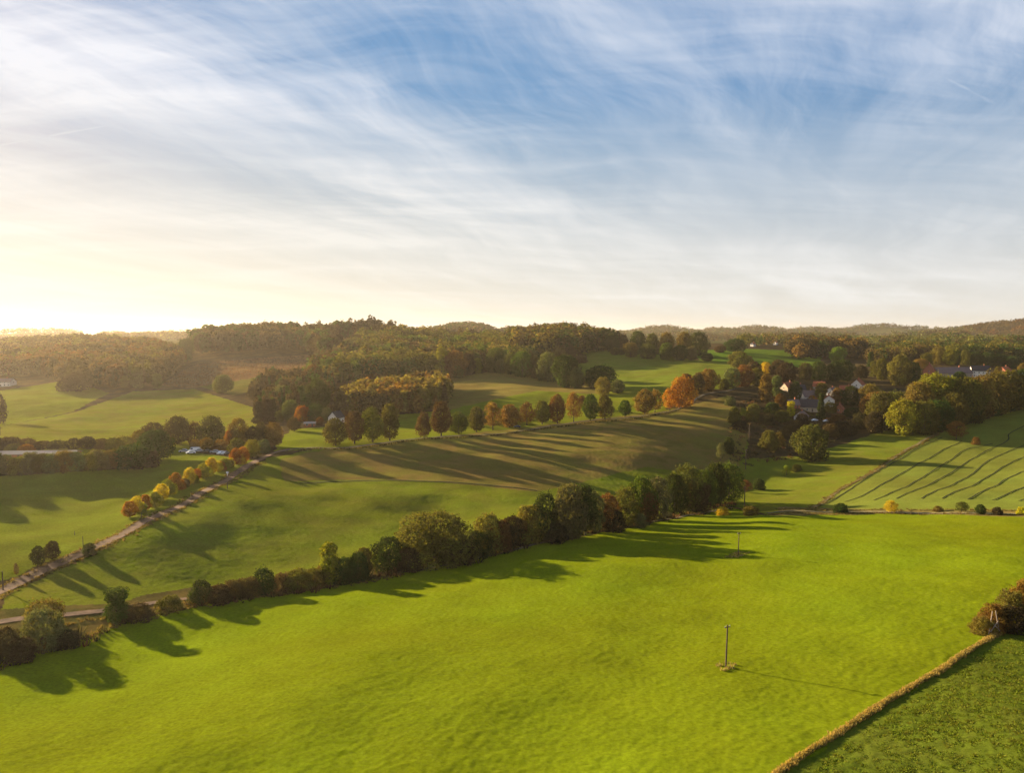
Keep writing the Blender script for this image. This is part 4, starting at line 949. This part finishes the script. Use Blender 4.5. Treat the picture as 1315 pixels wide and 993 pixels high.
tuft_stuff('grass_bank', np.concatenate([along(bank, .10, .13, rg) for _ in range(3)]), 0.42, .4, [(.40, .28, .09), (.34, .25, .08), (.26, .20, .06)], 16, 'narrow bank of tall straw coloured grass crossing the lower right corner', 'grass', 31)
tuft_stuff('grass_tussocks', scatter([(1020, 1003), (1290, 824), (1330, 815), (1330, 1010)], 6000, rg), .13, .7, [(.13, .17, .014), (.15, .18, .016), (.16, .17, .02)], 20, 'rough dark green tussocks in the lower right pasture', 'grass', 32)
tuft_stuff('field_edge_grass', np.concatenate([along(l, .35, .7, rg) for l in ([(60, 838), (150, 803), (215, 788), (330, 768), (420, 756), (500, 742)], [(985, 662), (1060, 661), (1150, 660), (1330, 663)], [(1000, 655), (1150, 655), (1330, 657)],
           [(1030, 656), (1075, 632), (1115, 610), (1150, 587), (1205, 557)], [(1030, 656), (1075, 632), (1115, 610), (1150, 587), (1205, 557)], [(80, 805), (150, 792), (220, 780)], [(-40, 774), (60, 728), (120, 700), (200, 660), (262, 628), (300, 606)], [(0, 768), (60, 737), (120, 710), (200, 669), (262, 636), (335, 595)])]), .42, .7, [(.20, .15, .05), (.16, .13, .04), (.14, .10, .035)], 16, 'dry grass along the edges of the fields', 'grass', 33)
tuft_stuff('pole_grass', np.concatenate([scatter([(920, 852), (945, 852), (948, 862), (918, 862)], 22, rg), scatter([(930, 716), (948, 709), (962, 711), (945, 718)], 200, rg)]), .35, .5, [(.30, .24, .09), (.24, .20, .07)], 9, 'pale dry grass around the feet of the two field poles', 'grass', 34)
tuft_stuff('brushwood', scatter([(205, 495), (250, 468), (330, 460), (400, 456), (420, 470), (340, 482), (300, 490), (240, 498)], 5000, rg), 1.3, 2.2, [(.12, .07, .04), (.20, .14, .09), (.09, .05, .03)], 7, 'reddish brushwood and stumps on the brown clearing', 'brushwood', 35)
tuft_stuff('undergrowth', np.concatenate([along(l, .8, 1.8, rg) for l in ([(500, 738), (560, 727), (620, 715), (690, 697), (760, 683), (840, 667), (940, 648)], [(0, 852), (60, 838), (110, 815)], [(256, 777), (420, 754), (500, 738)])] +
           [scatter([(935, 590), (940, 520), (1000, 500), (1120, 545), (1030, 585), (970, 600)], 1500, rg)]), 1.1, 2.0, [(.09, .06, .025), (.06, .055, .02), (.12, .06, .03)], 14, 'low brown undergrowth along the hedge foot and stream', 'undergrowth', 36)
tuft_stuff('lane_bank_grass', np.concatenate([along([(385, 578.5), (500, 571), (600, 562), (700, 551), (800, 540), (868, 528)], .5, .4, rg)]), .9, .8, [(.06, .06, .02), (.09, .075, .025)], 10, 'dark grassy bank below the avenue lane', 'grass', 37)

# ------------------------------------------------------------------ air
def haze():
    m, nt, out = new_mat('haze')
    v = N(nt, 'ShaderNodeVolumePrincipled'); v.inputs['Color'].default_value = (0.95, 0.82, 0.66, 1); v.inputs['Density'].default_value = 0.00004; v.inputs['Anisotropy'].default_value = 0.55
    nt.links.new(v.outputs[0], out.inputs['Volume'])
    zmin = float(min(v_.co.z for v_ in bpy.data.objects['ground'].data.vertices)) - 1.0
    top = 160.0
    o = MB().box((0, 0, (zmin + top) / 2), (26000, 26000, top - zmin)).build('haze', m)
    print('haze from', zmin)
    return tag(o, 'thin warm haze over the whole valley', 'haze', kind='stuff')
haze()

# ------------------------------------------------------------------ sky, sun, camera
def sky():
    w = bpy.data.worlds.new('World'); S.world = w; w.use_nodes = True
    nt = w.node_tree; nt.nodes.clear()
    out = N(nt, 'ShaderNodeOutputWorld'); bg = N(nt, 'ShaderNodeBackground'); bg.inputs[1].default_value = 0.05
    st = N(nt, 'ShaderNodeTexSky', sky_type='NISHITA'); st.sun_disc = False; st.sun_elevation = SUN_EL; st.sun_rotation = SUN_AZ
    st.air_density = 1.0; st.dust_density = 0.35; st.ozone_density = 3.0; st.altitude = 200
    tc = N(nt, 'ShaderNodeTexCoord'); sep = N(nt, 'ShaderNodeSeparateXYZ'); nt.links.new(tc.outputs['Generated'], sep.inputs[0])
    zz = math_(nt, 'MAXIMUM', sep.outputs[2], 0.0)
    za = math_(nt, 'ADD', zz, 0.16)
    ux = math_(nt, 'DIVIDE', sep.outputs[0], za); uy = math_(nt, 'DIVIDE', sep.outputs[1], za)
    cmb = N(nt, 'ShaderNodeCombineXYZ'); nt.links.new(ux, cmb.inputs[0]); nt.links.new(uy, cmb.inputs[1])
    U0 = cmb.outputs[0]
    # slow bending of the streaks
    wt = N(nt, 'ShaderNodeTexNoise'); wt.inputs['Scale'].default_value = 0.9; wt.inputs['Detail'].default_value = 3; nt.links.new(U0, wt.inputs['Vector'])
    ws = N(nt, 'ShaderNodeVectorMath', operation='SUBTRACT'); nt.links.new(wt.outputs['Color'], ws.inputs[0]); ws.inputs[1].default_value = (0.5, 0.5, 0.5)
    wm = N(nt, 'ShaderNodeVectorMath', operation='SCALE'); nt.links.new(ws.outputs[0], wm.inputs[0]); wm.inputs['Scale'].default_value = 0.55
    wa = N(nt, 'ShaderNodeVectorMath', operation='ADD'); nt.links.new(U0, wa.inputs[0]); nt.links.new(wm.outputs[0], wa.inputs[1])
    U = wa.outputs[0]
    def streaks(ang, along, across, detail, rough, off, dist=0.25):
        """noise drawn out along a direction on the cloud plane"""
        mp = N(nt, 'ShaderNodeMapping', vector_type='TEXTURE'); nt.links.new(U, mp.inputs[0]); mp.inputs['Rotation'].default_value = (0, 0, ang)
        mp.inputs['Scale'].default_value = (along, across, 1); mp.inputs['Location'].default_value = off
        return noise(nt, mp.outputs[0], 1.0, detail, rough, dist)
    a = streaks(0.85, 2.2, 0.50, 12, 0.60, (1.3, 4.1, 0)); b = streaks(0.05, 2.8, 0.45, 12, 0.58, (7.2, 1.1, 0)); c = streaks(0.6, 1.6, 1.1, 4, 0.5, (3.4, 9.3, 0)); d = streaks(1.25, 1.6, 0.16, 9, 0.62, (2.4, 0.3, 0))
    mA = ramp(nt, a, 0.42, 0.66); mB = ramp(nt, b, 0.45, 0.66); mC = ramp(nt, c, 0.34, 0.60); mD = ramp(nt, d, 0.42, 0.66)
    cl = math_(nt, 'ADD', math_(nt, 'ADD', math_(nt, 'MULTIPLY', mA, 0.75), math_(nt, 'MULTIPLY', mB, 0.60)), math_(nt, 'MULTIPLY', mD, 0.24))
    left = ramp(nt, sep.outputs[0], 0.40, -0.50, 0.45, 1.2)
    cl = math_(nt, 'MULTIPLY', cl, math_(nt, 'ADD', math_(nt, 'MULTIPLY', mC, 0.55), math_(nt, 'MULTIPLY', left, 0.62)), True)
    # two vapour trails
    def trail(p0, p1, w0):
        (x0, y0), (x1, y1) = p0, p1; L = math.hypot(x1 - x0, y1 - y0); tx, ty = (x1 - x0) / L, (y1 - y0) / L
        def dot(ax, ay, k):
            return math_(nt, 'ADD', math_(nt, 'ADD', math_(nt, 'MULTIPLY', ux, ax), math_(nt, 'MULTIPLY', uy, ay)), k)
        al = dot(tx, ty, -(x0 * tx + y0 * ty)); ac = math_(nt, 'ABSOLUTE', dot(-ty, tx, -(-x0 * ty + y0 * tx)))
        wob = noise(nt, U0, 9.0, 6, 0.65)
        ac = math_(nt, 'ADD', ac, math_(nt, 'MULTIPLY', math_(nt, 'SUBTRACT', wob, 0.5), w0 * 2.2))
        ac = math_(nt, 'ABSOLUTE', ac)
        m = ramp(nt, ac, w0, 0.0); m.node.clamp = True
        e = math_(nt, 'MULTIPLY', ramp(nt, al, 0, L * 0.25), ramp(nt, al, L, L * 0.7))
        return math_(nt, 'MULTIPLY', m, e)
    def up(px, py):
        sx, sz = ray(px, py); l = math.sqrt(sx * sx + 1 + sz * sz); z = sz / l + 0.16
        return sx / l / z, 1 / l / z
    t1 = trail(up(1080, 30), up(1300, 145), 0.016); t2 = trail(up(-60, 198), up(260, 140), 0.010)
    cl = math_(nt, 'MAXIMUM', cl, math_(nt, 'MULTIPLY', math_(nt, 'ADD', t1, t2), 0.42), True)
    veil = ramp(nt, zz, 0.0, 0.30, 0.72, 0.0)
    vl = math_(nt, 'MULTIPLY', veil, ramp(nt, sep.outputs[0], 0.6, -0.5, 1.0, 1.25), True)
    # bright haze near the sun rolls off
    k = 4.0
    hs = N(nt, 'ShaderNodeHueSaturation'); hs.inputs['Saturation'].default_value = 1.30; hs.inputs['Value'].default_value = 1.45; nt.links.new(mixrgb(nt, st.outputs[0], (1.34, 1.08, 1.36, 1), 1.0, 'MULTIPLY'), hs.inputs['Color'])
    dn = N(nt, 'ShaderNodeVectorMath', operation='SCALE'); nt.links.new(hs.outputs[0], dn.inputs[0]); dn.inputs['Scale'].default_value = 1 / k
    on = N(nt, 'ShaderNodeVectorMath', operation='ADD'); nt.links.new(dn.outputs[0], on.inputs[0]); on.inputs[1].default_value = (1, 1, 1)
    dv = N(nt, 'ShaderNodeVectorMath', operation='DIVIDE'); nt.links.new(hs.outputs[0], dv.inputs[0]); nt.links.new(on.outputs[0], dv.inputs[1])
    col = mixrgb(nt, dv.outputs[0], mixrgb(nt, (4.2, 4.35, 4.75, 1), (4.15, 4.25, 4.5, 1), left), math_(nt, 'MULTIPLY', cl, 0.9))
    col = mixrgb(nt, col, mixrgb(nt, (4.05, 4.0, 3.65, 1), (3.9, 3.75, 3.05, 1), ramp(nt, sep.outputs[0], 0.45, -0.35)), vl)
    # nothing shines from under the ground
    col = mixrgb(nt, (0, 0, 0, 1), col, ramp(nt, sep.outputs[2], -0.02, -0.005))
    nt.links.new(col, bg.inputs[0]); nt.links.new(bg.outputs[0], out.inputs[0])
sky()
sun = bpy.data.lights.new('Sun', 'SUN'); sun.energy = 5.0; sun.angle = math.radians(0.55); sun.color = (1.0, 0.80, 0.52)
so = bpy.data.objects.new('Sun', sun); COL.objects.link(so)
sv = Vector((math.sin(SUN_AZ) * math.cos(SUN_EL), math.cos(SUN_AZ) * math.cos(SUN_EL), math.sin(SUN_EL)))
so.rotation_euler = sv.to_track_quat('Z', 'Y').to_euler(); so.location = sv * 300

cam = bpy.data.cameras.new('Camera'); co = bpy.data.objects.new('Camera', cam); COL.objects.link(co)
cam.sensor_width = 36.0; cam.lens = 36.0 * F / 1315.0; cam.clip_start = 1.0; cam.clip_end = 40000
co.location = (0, 0, CAMZ); co.rotation_euler = (math.pi / 2 - PITCH, 0, 0)
S.camera = co

S.view_settings.view_transform = 'Standard'; S.view_settings.look = 'None'; S.view_settings.exposure = 2.12; S.view_settings.gamma = 1.0; S.view_settings.use_curve_mapping = False
S.cycles.use_denoising = True
S.cycles.max_bounces = 6; S.cycles.diffuse_bounces = 3; S.cycles.transmission_bounces = 4; S.cycles.volume_bounces = 1; S.cycles.transparent_max_bounces = 8
S.render.film_transparent = False
